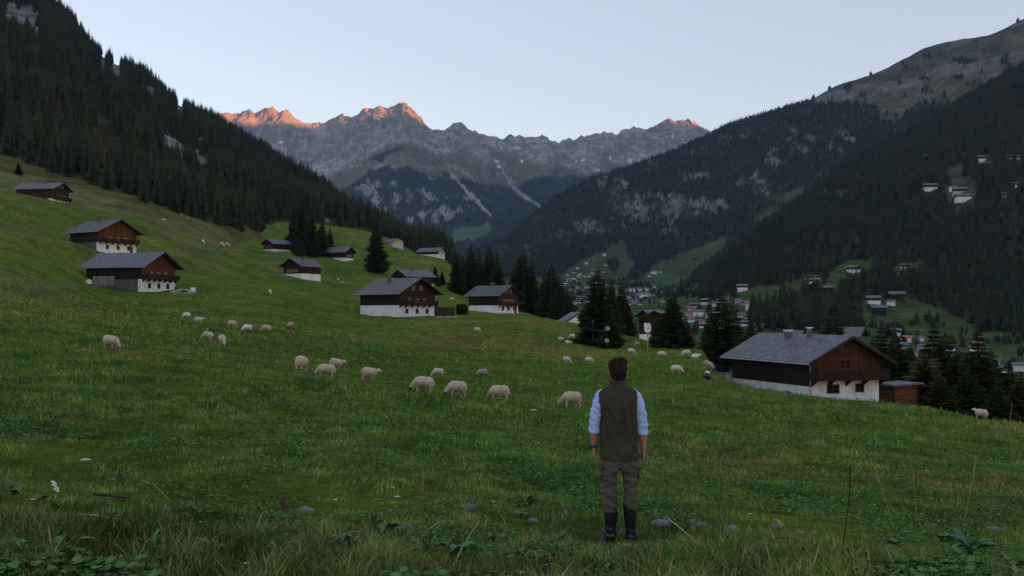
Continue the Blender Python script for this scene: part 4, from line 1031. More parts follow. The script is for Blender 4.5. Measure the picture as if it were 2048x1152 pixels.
# rows along the lower edge of the wood: nearest trees first, spread over its whole length
order = np.argsort(np.where(vis, d[1] / (1 + 0.0 * d[3]), 1e9))[:245]
edge = np.zeros(len(d[0]), bool); edge[order] = True
rt = random.Random(3)
FIRST = []
EDGE_LAB = ['slim dark spruce in the front rows of the wood', 'broad dark spruce in the front rows of the wood', 'heavy dark spruce in the front rows of the wood', 'narrow dark spruce in the front rows of the wood']
for i in order:
    k = rt.randrange(4)
    o = spruce((d[0][i], d[1][i], d[2][i] - 0.4), rt.uniform(15, 25), rt.uniform(1.0, 1.35), MID[k], ('slim', 'narrow', 'broad', 'slender')[k] + ' dark spruce in the front rows of the wood above the meadow', 'spruces in the front rows of the wood', trunk=False)
    if len(FIRST) < 4 and all(f[1] != k for f in FIRST): FIRST.append((o.children[0], k))
add_forest([a[~edge] for a in d], 15, 25, 2, (1.0, 1.35))
def keep_valley(x, y, z, u, py):
    ok = ~valley_meadow(u, py)
    thin = fbm(x / 60, y / 60, 3, 201) > -0.75
    hi_clear = inpoly(u, py, [(1885, 380), (1935, 350), (1958, 380), (1945, 425), (1915, 425), (1890, 405)])
    return ok & thin & ~hi_clear & (y > 560)
add_forest(scatter(valley, (1330, 2110), (560, 2450), 8.6, keep_valley, 3), 11, 22, 4, (0.8, 1.7), 0.16)
VW = [[(1700, 622), (1725, 575), (1760, 560), (1800, 570), (1790, 600), (1740, 600), (1720, 640)], [(1545, 640), (1580, 600), (1640, 580), (1690, 590), (1700, 640), (1640, 660), (1560, 655)], [(1720, 600), (1735, 595), (1745, 630), (1722, 630)], [(1960, 640), (2060, 640), (2060, 690), (1990, 690)]]
def keep_vv(x, y, z, u, py):
    k = np.zeros(len(x), bool)
    for p in VW: k |= inpoly(u, py, p)
    vil = (fbm(x / 45, y / 45, 3, 203) > 0.38) & (py > 540) & (u > 1100) & (u < 1480)
    return (k & (fbm(x / 40, y / 40, 2, 205) > -0.3)) | vil | ((fbm(x / 30, y / 30, 3, 207) > 0.33) & (u > 1500) & (py > 640))
add_forest(scatter(valley, (1100, 2110), (420, 2400), 10, keep_vv, 5), 6, 14, 6, (0.9, 1.8), 0.45)
def keep_hill(x, y, z, u, py):
    mead, bare, rock = hill_masks(u, py)
    dense = fbm(x / 160, y / 160, 3, 209) > -0.8
    return ~mead & ~bare & ((rock < 0.55) | (perlin(x / 14, y / 14, 217) > 0.08)) & dense
add_forest(scatter(hill, (930, 2110), (2420, 3960), 11.5, keep_hill, 7), 11, 22, 8, (0.8, 1.7), 0.08)
def keep_range(x, y, z, u, py):
    scree, green, rocky = range_masks(x, y, z, u, py)
    return (range_wood(x, y, z, u, py) > 0.5) & ~scree & ~green & ((rocky < 0.55) | (perlin(x / 22, y / 22, 219) > 0.1)) & (fbm(x / 200, y / 200, 3, 211) > -0.55)
add_forest(scatter(rng_, (600, 1330), (4400, 7300), 17, keep_range, 9), 13, 22, 10, (1.2, 1.9))
fa = np.concatenate(FOREST); ia = np.concatenate(IDX)
bz_ = float(meadow.z(np.array([1850.0]), np.array([104.0]))[0])
broad = spruce(((1850 - CX) / F * 104, 104, bz_), 7.0, 1.0, BROAD, 'low round bushy tree between the shed and the right hand spruces', None, name='broadleaf_tree')
broad['category'] = 'tree'; FIRST.append((broad.children[0], 4))
FIRST.sort(key=lambda f: f[1])
me = bpy.data.meshes.new('forest'); me.vertices.add(len(fa)); me.vertices.foreach_set('co', np.ascontiguousarray(fa[:, :3], np.float32).ravel())
g_ = np.random.default_rng(77)
a_ = me.attributes.new('scl', 'FLOAT_VECTOR', 'POINT'); a_.data.foreach_set('vector', np.stack([fa[:, 3] * fa[:, 4], fa[:, 3] * fa[:, 4], fa[:, 3]], -1).astype(np.float32).ravel())
a_ = me.attributes.new('rot', 'FLOAT_VECTOR', 'POINT'); rr_ = np.zeros((len(fa), 3), np.float32); rr_[:, 2] = g_.uniform(0, 6.28, len(fa)); rr_[:, :2] = g_.normal(0, 0.03, (len(fa), 2)); a_.data.foreach_set('vector', rr_.ravel())
a_ = me.attributes.new('idx', 'INT', 'POINT'); a_.data.foreach_set('value', ia.astype(np.int32))
fo = link(bpy.data.objects.new('forest', me)); tag(fo, 'dense dark conifer forest covering the mountain sides', kind='stuff')
ng = bpy.data.node_groups.new('forest_spread', 'GeometryNodeTree')
ng.interface.new_socket('Geometry', in_out='INPUT', socket_type='NodeSocketGeometry'); ng.interface.new_socket('Geometry', in_out='OUTPUT', socket_type='NodeSocketGeometry')
gi, go = ng.nodes.new('NodeGroupInput'), ng.nodes.new('NodeGroupOutput')
ip = ng.nodes.new('GeometryNodeInstanceOnPoints'); jn = ng.nodes.new('GeometryNodeJoinGeometry')
for ob, k in FIRST[::-1]:
    oi = ng.nodes.new('GeometryNodeObjectInfo'); oi.transform_space = 'ORIGINAL'; oi.inputs['Object'].default_value = ob; oi.inputs['As Instance'].default_value = True
    ng.links.new(oi.outputs['Geometry'], jn.inputs[0])
def nattr(nm, typ='FLOAT_VECTOR'):
    n_ = ng.nodes.new('GeometryNodeInputNamedAttribute'); n_.data_type = typ; n_.inputs['Name'].default_value = nm; return n_.outputs['Attribute']
ng.links.new(gi.outputs[0], ip.inputs['Points']); ng.links.new(jn.outputs[0], ip.inputs['Instance']); ip.inputs['Pick Instance'].default_value = True
ng.links.new(nattr('idx', 'INT'), ip.inputs['Instance Index'])
ng.links.new(nattr('scl'), ip.inputs['Scale']); e2 = ng.nodes.new('FunctionNodeEulerToRotation'); ng.links.new(nattr('rot'), e2.inputs[0]); ng.links.new(e2.outputs[0], ip.inputs['Rotation'])
ng.links.new(ip.outputs[0], go.inputs[0])
fo.modifiers.new('forest_spread', 'NODES').node_group = ng
print('forest trees', len(fa))

# shrubs: loose balls of leaf faces
def shrub(px, py, r, label, D=None):
    p = ray(px, py, (meadow,)); g = np.random.default_rng(int(px)); n = 900
    u_ = g.normal(size=(n, 3)); u_ /= np.linalg.norm(u_, axis=1)[:, None]
    c = u_ * (g.uniform(0.45, 1.0, n) ** 0.5)[:, None] * np.array([r, r, r * 0.85]) * (1 + 0.25 * fbm(u_[:, 0] * 2, u_[:, 1] * 2 + u_[:, 2], 3, 3))[:, None] + np.array([0, 0, r * 0.75])
    a = g.normal(size=(n, 3)) * 0.09 * r; b = g.normal(size=(n, 3)) * 0.09 * r
    v = np.stack([c - a, c + b, c + a, c - b], 1).reshape(-1, 3)
    me = big_mesh('leaves', v, np.arange(n * 4).reshape(n, 4), M['needle'], False)
    o = empty('shrub', p); tag(o, label, 'shrub'); link(bpy.data.objects.new('leaves', me), o)
    b = MB()
    for k in range(4):
        t_ = k * 1.6; b.tube([(0, 0, -0.2), (0.4 * r * math.cos(t_), 0.4 * r * math.sin(t_), r)], [0.05, 0.02], 5)
    b.build('stems', M['bark'], o)
shrub(924, 629, 1.55, 'round dark shrub beside the board fence')
shrub(877, 573, 1.2, 'small shrub on the slope above the stone pillar')

# ------------------------------------------------------------------ bodies grown from overlapping volumes into one skin
def blob(parts, voxel, smooth=2, cut=None):
    bm = bmesh.new()
    def ell(c, r):
        m_ = Matrix.Translation(Vector(c)) @ Matrix.Diagonal((*r, 1.0))
        bmesh.ops.create_icosphere(bm, subdivisions=3 if max(r) > 0.04 else 2, radius=1.0, matrix=m_)
    for p in parts:
        if p[0] == 'e': ell(p[1], p[2])
        else:                                           # chain of (x, y, z, r)
            ch = p[1]
            for a, b in zip(ch[:-1], ch[1:]):
                va, vb = Vector(a[:3]), Vector(b[:3]); n_ = max(2, int((vb - va).length / (0.35 * min(a[3], b[3]))))
                for k in range(n_ + 1):
                    t_ = k / n_; c = va.lerp(vb, t_); r_ = a[3] + (b[3] - a[3]) * t_; ell(c, (r_, r_, r_))
    me = bpy.data.meshes.new('tmp'); bm.to_mesh(me); bm.free()
    o = bpy.data.objects.new('tmp', me); COL.objects.link(o)
    md_ = o.modifiers.new('r', 'REMESH'); md_.mode = 'VOXEL'; md_.voxel_size = voxel
    s_ = o.modifiers.new('s', 'SMOOTH'); s_.factor = 0.5; s_.iterations = smooth
    dg = bpy.context.evaluated_depsgraph_get(); dg.update()
    out_ = bpy.data.meshes.new_from_object(o.evaluated_get(dg))
    bpy.data.objects.remove(o); bpy.data.meshes.remove(me)
    if cut:
        bm = bmesh.new(); bm.from_mesh(out_)
        for co_, no_ in cut:
            bmesh.ops.bisect_plane(bm, geom=bm.verts[:] + bm.edges[:] + bm.faces[:], plane_co=co_, plane_no=no_, clear_outer=True)
        bm.to_mesh(out_); bm.free()
    return out_
def verts_of(me):
    v = np.empty(len(me.vertices) * 3, np.float32); me.vertices.foreach_get('co', v); return v.reshape(-1, 3)
def finish(me, mats, cols=None, disp=None):
    v = verts_of(me)
    if disp is not None:
        n_ = np.empty(len(me.vertices) * 3, np.float32); me.vertices.foreach_get('normal', n_)
        v2 = v + n_.reshape(-1, 3) * disp(v)[:, None]; me.vertices.foreach_set('co', v2.astype(np.float32).ravel())
    me.materials.clear()
    for m_ in mats: me.materials.append(m_)
    if cols is not None:
        c = np.ones((len(v), 4), np.float32); c[:, :3] = cols(v)
        a = me.color_attributes.new('Col', 'FLOAT_COLOR', 'POINT'); a.data.foreach_set('color', c.ravel())
    me.polygons.foreach_set('use_smooth', np.full(len(me.polygons), True)); me.update()
    return me
def n3(v, s, seed):
    return (fbm(v[:, 0] * s + v[:, 2] * s * 0.7, v[:, 1] * s - v[:, 2] * s * 0.6, 3, seed) + fbm(v[:, 0] * s * 0.8 - v[:, 1] * s * 0.5, v[:, 2] * s, 3, seed + 5)) * 0.5

M['fleece'] = attr_mat('sheep_fleece', (9.0, 30.0), 0.75, 1.25, (40.0, 0.02), 0.95, 0.05)
def sheep_mesh(pose, wool, face, legs, muzzle=False):
    P_ = [('e', (0, 0, 0.655), (0.52, 0.325, 0.325)), ('e', (-0.27, 0, 0.665), (0.30, 0.315, 0.325)), ('e', (0.25, 0, 0.645), (0.29, 0.30, 0.32))]
    if pose == 'graze':
        P_ += [('c', [(0.40, 0, 0.66, 0.19), (0.56, 0.02, 0.50, 0.15), (0.68, 0.03, 0.33, 0.10)]), ('c', [(0.68, 0.03, 0.33, 0.088), (0.74, 0.04, 0.20, 0.068), (0.77, 0.04, 0.10, 0.05)])]
        P_ += [('c', [(0.66, 0.03 + s * 0.07, 0.35, 0.03), (0.62, 0.03 + s * 0.17, 0.33, 0.022)]) for s in (-1, 1)]
        hz = lambda v: (v[:, 0] > 0.60) & (v[:, 2] < 0.41)
    elif pose == 'turn':                                 # head down and swung to the side
        P_ += [('c', [(0.40, 0, 0.66, 0.19), (0.52, -0.12, 0.50, 0.14), (0.58, -0.24, 0.36, 0.10)]), ('c', [(0.58, -0.24, 0.35, 0.088), (0.60, -0.36, 0.24, 0.066), (0.60, -0.44, 0.16, 0.05)])]
        P_ += [('c', [(0.58 + s * 0.07, -0.22, 0.38, 0.03), (0.58 + s * 0.17, -0.20, 0.36, 0.022)]) for s in (-1, 1)]
        hz = lambda v: (v[:, 1] < -0.17) & (v[:, 0] > 0.4) & (v[:, 2] < 0.47)
    else:
        P_ += [('c', [(0.36, 0, 0.68, 0.20), (0.52, 0.0, 0.80, 0.14), (0.60, 0.0, 0.88, 0.10)]), ('c', [(0.60, 0, 0.90, 0.088), (0.72, 0, 0.85, 0.07), (0.82, 0, 0.79, 0.05)])]
        P_ += [('c', [(0.57, s * 0.07, 0.93, 0.03), (0.53, s * 0.18, 0.91, 0.022)]) for s in (-1, 1)]
        hz = lambda v: (v[:, 0] > 0.555) & (v[:, 2] > 0.74)
    if pose != 'lie':
        for s in (-1, 1):
            fx = 0.05 * s
            P_ += [('c', [(0.27 + fx, s * 0.13, 0.48, 0.085), (0.29 + fx, s * 0.13, 0.27, 0.042), (0.28 + fx, s * 0.13, 0.03, 0.034)]),
                   ('c', [(-0.36 - fx, s * 0.14, 0.52, 0.14), (-0.33 - fx, s * 0.14, 0.36, 0.07), (-0.42 - fx, s * 0.14, 0.26, 0.044), (-0.39 - fx, s * 0.14, 0.03, 0.034)])]
    P_ += [('c', [(-0.55, 0, 0.70, 0.05), (-0.60, 0, 0.45, 0.035)])]
    me = blob(P_, 0.026, 2)
    if pose == 'lie':
        v = verts_of(me); v[:, 2] = np.maximum(0.0, (v[:, 2] - 0.36)) * 1.0; me.vertices.foreach_set('co', v.ravel())
    def cols(v):
        c = np.tile(np.array(wool), (len(v), 1)) * (1 + 0.20 * n3(v, 7, 3) + 0.16 * n3(v, 2.5, 23))[:, None]
        c *= (1 + 0.15 * sstep(0.55, 0.9, v[:, 2]))[:, None]  # lighter towards the back: top light put into the wool colour
        if pose != 'lie': c[v[:, 2] < 0.34] = legs
        h = hz(v) if pose != 'lie' else (v[:, 0] > 0.555) & (v[:, 2] > 0.38)
        c[h] = face
        mz = h & (v[:, 2] < (0.25 if muzzle else 0.15)) if pose == 'graze' else h & (v[:, 0] > 0.78)
        c[mz] = (0.05, 0.045, 0.04) if muzzle else np.array(face) * 0.75
        return c
    def disp(v):
        w_ = np.ones(len(v)); w_[v[:, 2] < 0.34] = 0.0
        if pose != 'lie': w_[hz(v)] = 0.0
        return w_ * (0.028 * n3(v, 9, 7) + 0.014 * n3(v, 26, 9))
    return finish(me, [M['fleece']], cols, disp)
TAN, PALE, WHITE, DARK = (0.52, 0.42, 0.31), (0.60, 0.51, 0.40), (0.74, 0.68, 0.60), (0.025, 0.022, 0.02)
LEG = (0.50, 0.45, 0.38)
SM = {'gt': sheep_mesh('graze', TAN, (0.62, 0.58, 0.54), LEG), 'gd': sheep_mesh('graze', TAN, (0.50, 0.47, 0.44), LEG, True), 'gp': sheep_mesh('graze', PALE, (0.62, 0.60, 0.56), LEG), 'gw': sheep_mesh('graze', WHITE, (0.68, 0.66, 0.62), (0.3, 0.28, 0.25)),
      'ut': sheep_mesh('up', TAN, (0.66, 0.63, 0.6), LEG), 'tt': sheep_mesh('turn', TAN, (0.70, 0.68, 0.65), LEG), 'gk': sheep_mesh('graze', (0.36, 0.29, 0.22), DARK, (0.06, 0.05, 0.045)), 'lw': sheep_mesh('lie', WHITE, (0.66, 0.63, 0.6), LEG)}
# (px, py of the feet, heading in degrees: 0 = to the right, 90 = away, kind, length in photo pixels, label)
SHEEP = [(220, 698, -14, 'gd', 41, 'large tan sheep grazing alone on the upper slope with dark muzzle'), (373, 637, 180, 'gw', 21, 'pale sheep with head down at the back of the upper group'), (397, 648, 5, 'ut', 24, 'tan sheep with raised white head in the upper group'),
 (414, 682, 160, 'gt', 21, 'tan sheep grazing in front of the upper group'), (444, 690, -60, 'gt', 20, 'tan sheep below the upper group facing downhill'), (463, 655, 0, 'gt', 22, 'tan sheep with white face at the middle of the upper group'), (494, 664, 215, 'gw', 17, 'small white sheep between two tan ones of the upper group'),
 (532, 664, 180, 'gt', 21, 'tan sheep grazing right of the small white sheep'), (581, 660, 255, 'gk', 20, 'dark legged sheep at the right end of the upper group'), (603, 745, 80, 'gt', 36, 'fat tan sheep seen from behind left of the overlapping pair'), (651, 756, 180, 'gd', 40, 'tan sheep with black face in front of the overlapping pair'),
 (670, 739, 5, 'ut', 33, 'sheep with raised white head half hidden in the overlapping pair'), (737, 761, 3, 'ut', 39, 'tan sheep with raised white head standing alone'), (845, 785, 180, 'gd', 43, 'large tan sheep with grey face in the middle of the meadow'), (876, 754, 180, 'gp', 29, 'smaller pale sheep behind the large grey faced one'),
 (912, 794, 205, 'gd', 39, 'tan sheep with black head bent low right of the large grey faced one'), (965, 755, 190, 'gk', 29, 'dark bellied sheep standing behind the others in the middle'), (998, 803, 185, 'tt', 36, 'tan sheep with white head turned down toward the viewer'), (1142, 816, 200, 'tt', 34, 'tan sheep with white head nearest the standing man'),
 (1133, 726, -40, 'gp', 20, 'pale sheep at the left of the pair uphill from the man'), (1178, 727, -30, 'gp', 21, 'pale sheep at the right of the pair uphill from the man'), (1262, 708, -35, 'gp', 14, 'small sheep grazing left of the white sign post'), (1274, 693, 200, 'gt', 13, 'tiny tan sheep highest on the slope near the sign'),
 (1324, 715, -30, 'gp', 18, 'pale sheep in front of the broad conical spruce'), (1353, 748, -25, 'gp', 34, 'largest pale sheep right of the man grazing downhill'), (1412, 738, -25, 'gk', 21, 'dark legged pale sheep near the barrel'), (1373, 713, 165, 'gp', 14, 'small sheep under the conical spruce facing the sign'),
 (1960, 835, 175, 'ut', 40, 'lone sheep with white head on the crest at the far right'), (954, 664, 0, 'gp', 16, 'solitary small sheep on the green rise below the cluster chalet'), (904, 601, 180, 'gp', 11, 'tiny sheep on the slope above the round shrub'), (540, 588, -60, 'gp', 14, 'small sheep alone below the red brown chalet'),
 (442, 492, 10, 'gt', 15, 'rear tan sheep of the touching pair high on the slope'), (453, 493, -8, 'gt', 15, 'front tan sheep of the touching pair high on the slope'), (405, 485, 0, 'gw', 10, 'tiny white sheep beside the touching pair'), (1144, 677, 150, 'gw', 12, 'white sheep standing by the resting ones near the big spruce'),
 (1136, 687, 0, 'lw', 18, 'long white sheep lying below the big spruce'), (1122, 680, 200, 'lw', 9, 'small white lamb lying left of the long resting sheep'), (327, 440, 0, 'lw', 8, 'white speck of a sheep high on the brown slope'), (676, 560, -40, 'lw', 8, 'white sheep resting right of the red brown chalet'), (684, 565, 0, 'lw', 7, 'second white sheep resting right of the red brown chalet'), (1391, 716, 0, 'lw', 8, 'small white lamb lying at the foot of the shaggy spruces')]
for (px, py, hd_, kd, wpx, lab) in SHEEP:
    p = ray(px, py, (meadow,)) if px < 1900 else ground_at(px, py)
    if p is None: print('no ground', lab); continue
    a = R(hd_); ext = 1.42 * abs(math.cos(a)) + 0.62 * abs(math.sin(a))
    sc_ = min(1.75, max(0.7, 0.83 * wpx * p.y / F / ext))
    o = link(bpy.data.objects.new('sheep', SM[kd])); o.location = p - Vector((0, 0, 0.03)); o.scale = (sc_,) * 3
    gx = float(meadow.zxy(p.x + 0.5, p.y) - meadow.zxy(p.x - 0.5, p.y)); gy = float(meadow.zxy(p.x, p.y + 0.5) - meadow.zxy(p.x, p.y - 0.5))
    o.rotation_euler = (0, -math.atan(gx * math.cos(a) + gy * math.sin(a)), a)
    tag(o, lab, 'sheep', 'sheep grazing on the meadow')

# ------------------------------------------------------------------ the man seen from behind
pp = ray(1240, 1081, (meadow,)); 
PZ = pp.y / F                                            # metres per photo pixel at his distance
man = empty('person', (pp.x, pp.y, pp.z - 0.01)); tag(man, 'man seen from behind in olive vest, rolled blue shirt and black boots', 'person')
KS = PZ / 0.00487; man.scale = (KS * 0.945, KS, KS)
M['skin'] = attr_mat('skin', (25.0,), 0.88, 1.12, None, 0.55, 0.3)
def cloth(name, c, sc=(18, 120), lo=0.82, hi=1.18, rough=0.9):
    m = mat(name, c, rough, 0.1); t = NT(m); o_ = t.obj(); cc = t.n('ShaderNodeRGB'); cc.outputs[0].default_value = (*c, 1); v_ = cc.outputs[0]
    for s_ in sc: v_ = t.mul(v_, t.maprange(t.noise(s_, 4, 0.7, o_), 0.3, 0.7, lo, hi))
    t.color(v_); t.bump(t.noise(sc[-1], 3, 0.6, o_), 0.004); return m
M['vest'] = cloth('olive_fleece', (0.046, 0.046, 0.034), (7, 160))
M['shirt'] = cloth('blue_shirt', (0.36, 0.50, 0.84), (10, 90), 0.93, 1.07, 0.8)
M['trousers'] = cloth('brown_trousers', (0.096, 0.094, 0.080), (12, 150))
M['boot'] = mat('black_rubber', (0.012, 0.012, 0.013), 0.32, 0.5)
M['hair'] = mat('brown_hair', (0.03, 0.014, 0.009), 0.7, 0.08); t = NT(M['hair'])
mp = t.n('ShaderNodeMapping'); mp.inputs['Scale'].default_value = (70, 70, 12); t.l(t.obj(), mp.inputs['Vector'])
hn = t.noise(1.0, 4, 0.6, mp.outputs[0]); t.color(t.mix(t.maprange(hn, 0.35, 0.65, 0, 1), (0.007, 0.0045, 0.0035), (0.032, 0.019, 0.014))); t.bump(hn, 0.01)
CXb = -0.022
def hand(x, y, z, s, curl):
    """hanging hand, palm toward the thigh; s = side the palm faces (+1 / -1)"""
    L_ = [('e', (x + s * 0.004, y + 0.008, z - 0.045), (0.019, 0.041, 0.054)), ('c', [(x, y, z + 0.02, 0.028), (x, y + 0.005, z - 0.02, 0.026)])]
    for k, (oy, ln) in enumerate(((0.036, 0.070), (0.013, 0.080), (-0.010, 0.075), (-0.031, 0.060))):
        yy = y + 0.008 + oy; zz = z - 0.088 + (0.006 if k in (0, 3) else 0)
        L_.append(('c', [(x + s * 0.004, yy, zz, 0.0105), (x + s * 0.010, yy + 0.002, zz - ln * 0.42, 0.0098), (x + s * (0.018 + curl * 0.018), yy + 0.002, zz - ln * 0.72, 0.0088), (x + s * (0.030 + curl * 0.03), yy, zz - ln * 0.86, 0.0078)]))
    L_.append(('c', [(x + s * 0.008, y + 0.036, z - 0.020, 0.015), (x + s * 0.018, y + 0.062, z - 0.050, 0.0115), (x + s * 0.024, y + 0.066, z - 0.082, 0.0095)]))
    return L_
lw, rw = (-0.262, 0.03, 0.905), (0.247, 0.03, 0.885)
B = [('e', (CXb, 0.018, 1.668), (0.076, 0.097, 0.104)), ('e', (CXb, 0.055, 1.605), (0.060, 0.066, 0.072)), ('e', (CXb, 0.115, 1.562), (0.022, 0.018, 0.018)),
     ('c', [(CXb, 0.112, 1.665, 0.011), (CXb, 0.128, 1.632, 0.014)]), ('e', (CXb, 0.112, 1.592), (0.026, 0.012, 0.010)),
     ('c', [(CXb, 0.0, 1.60, 0.058), (CXb, -0.01, 1.50, 0.064), (CXb, 0.0, 1.42, 0.09)])]
for s in (-1, 1):
    B += [('e', (CXb + s * 0.089, 0.008, 1.640), (0.013, 0.024, 0.034)), ('c', [(CXb + s * 0.03, 0.108, 1.688, 0.012), (CXb + s * 0.055, 0.095, 1.690, 0.010)]), ('e', (CXb + s * 0.033, 0.100, 1.668), (0.014, 0.012, 0.011))]
B += [('e', (CXb, 0, 1.33), (0.16, 0.095, 0.14)), ('e', (-0.012, 0, 1.12), (0.145, 0.09, 0.17)), ('e', (0, 0, 0.88), (0.155, 0.095, 0.13))]
B += [('c', [(CXb - 0.165, 0, 1.425, 0.055), (-0.248, -0.005, 1.27, 0.047), (-0.266, 0, 1.08, 0.042), (-0.264, 0.015, 1.01, 0.040), (*lw, 0.028)])] + hand(*lw, 1, 0.7)
B += [('c', [(CXb + 0.165, 0, 1.425, 0.055), (0.205, -0.005, 1.27, 0.047), (0.232, 0, 1.08, 0.044), (0.238, 0.015, 1.00, 0.042), (*rw, 0.028)])] + hand(*rw, -1, 0.4)
for s, cx in ((-1, -0.095), (1, 0.108)):
    B += [('c', [(cx * 0.9, 0, 0.82, 0.085), (cx, 0.005, 0.50, 0.055), (cx, 0, 0.33, 0.05), (cx, -0.005, 0.10, 0.04)]), ('c', [(cx, -0.02, 0.05, 0.035), (cx + s * 0.02, 0.12, 0.04, 0.03)])]
def skin_cols(v):
    c = np.tile(np.array([0.34, 0.185, 0.13]), (len(v), 1))
    c[v[:, 2] < 0.90] = (0.36, 0.18, 0.13)
    for s in (-1, 1):
        e_ = np.hypot(v[:, 0] - (CXb + s * 0.033), v[:, 2] - 1.668); m_ = (v[:, 1] > 0.095)
        c[(e_ < 0.011) & m_] = (0.6, 0.58, 0.55); c[(e_ < 0.006) & m_] = (0.03, 0.02, 0.015)
        b_ = (np.abs(v[:, 2] - 1.692) < 0.006) & (np.abs(v[:, 0] - (CXb + s * 0.038)) < 0.022) & m_; c[b_] = (0.04, 0.02, 0.015)
    c[(np.abs(v[:, 2] - 1.592) < 0.009) & (np.abs(v[:, 0] - CXb) < 0.026) & (v[:, 1] > 0.11)] = (0.36, 0.13, 0.11)
    return c
link(bpy.data.objects.new('body', finish(blob(B, 0.0062, 2), [M['skin']], skin_cols)), man)
# hair
hb_ = blob([('e', (CXb, 0.012, 1.682), (0.096, 0.112, 0.110)), ('e', (CXb, -0.036, 1.64), (0.083, 0.072, 0.085)), ('e', (CXb + 0.025, 0.02, 1.742), (0.078, 0.085, 0.052)), ('e', (CXb - 0.03, 0.0, 1.738), (0.066, 0.08, 0.045))], 0.006, 1)
bm = bmesh.new(); bm.from_mesh(hb_)
kill = [f for f in bm.faces if (f.calc_center_median().y > 0.055 and f.calc_center_median().z < 1.725) or (f.calc_center_median().y > 0.0 and f.calc_center_median().z < 1.665 and abs(f.calc_center_median().x - CXb) > 0.05 and f.calc_center_median().y > 0.0) or f.calc_center_median().z < 1.572 + 0.006 * math.sin(f.calc_center_median().x * 120)]
bmesh.ops.delete(bm, geom=kill, context='FACES'); bm.to_mesh(hb_); bm.free()
finish(hb_, [M['hair']], None, lambda v: 0.012 * n3(v, 22, 3) + 0.010 * n3(v * np.array([1, 1, 0.35]), 60, 9) + 0.014 * sstep(1.72, 1.79, v[:, 2]) * n3(v, 40, 13))
hr_ = link(bpy.data.objects.new('hair', hb_), man)
# lofted garments
def loft(name, rings, m, parent, n=72, power=2.4, disp=None, thick=0.0, sub=3):
    rings = np.array(rings, float)                       # z, cx, cy, rx, ry
    tq = np.linspace(0, len(rings) - 1, (len(rings) - 1) * sub + 1)
    rr = pchip(np.arange(len(rings)), rings, tq)
    a = np.linspace(0, 2 * np.pi, n, endpoint=False); ca, sa = np.cos(a), np.sin(a)
    ex = 2 / power
    ux = np.sign(ca) * np.abs(ca) ** ex; uy = np.sign(sa) * np.abs(sa) ** ex
    v = []
    for z, cx, cy, rx, ry in rr: v.append(np.stack([cx + rx * ux, cy + ry * uy, np.full(n, z)], -1))
    V = np.array(v)
    if disp is not None:
        d_ = disp(V, a, rr); nx = np.stack([ca, sa, 0 * a], -1)[None]; V = V + nx * d_[..., None]
    nr = len(rr); V2 = V.reshape(-1, 3); idx = np.arange(nr * n).reshape(nr, n)
    q_ = np.stack([idx[:-1], np.roll(idx[:-1], -1, 1), np.roll(idx[1:], -1, 1), idx[1:]], -1).reshape(-1, 4)
    me = big_mesh(name, V2, q_, m, True); o = link(bpy.data.objects.new(name, me), parent)
    if thick: md_ = o.modifiers.new('thick', 'SOLIDIFY'); md_.thickness = thick; md_.offset = -1
    return o
def vest_disp(V, a, rr):
    x, y, z = V[..., 0], V[..., 1], V[..., 2]
    back = (y < 0.02) * 1.0
    d_ = 0.018 * fbm(x * 6 + z * 3.5, z * 2.2 - x * 3, 3, 31) * sstep(0.82, 0.95, z) * (1 - 0.6 * sstep(1.3, 1.45, z))
    for (x0, z0, x1, z1, w_, h_) in ((-0.16, 1.30, 0.02, 1.02, 0.022, -0.012), (0.10, 1.32, 0.16, 0.98, 0.02, -0.014), (0.03, 1.34, 0.09, 1.02, 0.016, 0.010), (-0.05, 1.25, -0.02, 0.9, 0.025, 0.008), (0.18, 1.12, 0.02, 0.93, 0.02, -0.010), (-0.17, 1.1, -0.06, 0.86, 0.022, -0.010), (0.0, 1.41, 0.0, 1.15, 0.03, -0.012), (0.17, 0.98, 0.08, 0.86, 0.014, 0.009)):
        t_ = np.clip(((x - x0) * (x1 - x0) + (z - z0) * (z1 - z0)) / ((x1 - x0) ** 2 + (z1 - z0) ** 2), 0, 1)
        dd = np.hypot(x - x0 - t_ * (x1 - x0), z - z0 - t_ * (z1 - z0)); d_ = d_ + 1.7 * back * h_ * np.exp(-(dd / w_) ** 2)
    return d_
vest = loft('vest', [(0.806, -0.003, -0.003, 0.200, 0.138), (0.812, -0.003, -0.003, 0.207, 0.146), (0.86, -0.004, -0.003, 0.205, 0.144), (0.95, -0.008, 0.0, 0.200, 0.130), (1.08, -0.012, 0.0, 0.196, 0.124), (1.20, -0.015, -0.005, 0.197, 0.128), (1.32, -0.018, -0.008, 0.201, 0.130),
     (1.40, -0.021, -0.008, 0.206, 0.118), (1.445, -0.022, -0.006, 0.207, 0.100), (1.472, -0.022, -0.004, 0.188, 0.088), (1.497, -0.023, -0.004, 0.140, 0.080), (1.515, -0.024, -0.002, 0.100, 0.076), (1.528, -0.026, 0.0, 0.083, 0.074), (1.533, -0.026, 0.0, 0.080, 0.074)], M['vest'], man, 96, 2.5, vest_disp, 0.008, 5)
loft('collar', [(1.522, -0.026, 0.002, 0.088, 0.082), (1.535, -0.026, 0.002, 0.088, 0.082), (1.541, -0.026, 0.003, 0.083, 0.078), (1.546, -0.026, 0.003, 0.086, 0.081), (1.566, -0.026, 0.006, 0.083, 0.079), (1.572, -0.026, 0.006, 0.079, 0.075)], M['vest'], vest, 48, 2.1, None, 0.006, 3)
def fold(v, s, amp, seed): return amp * n3(v * np.array([1.0, 1.0, 2.2]), s, seed)
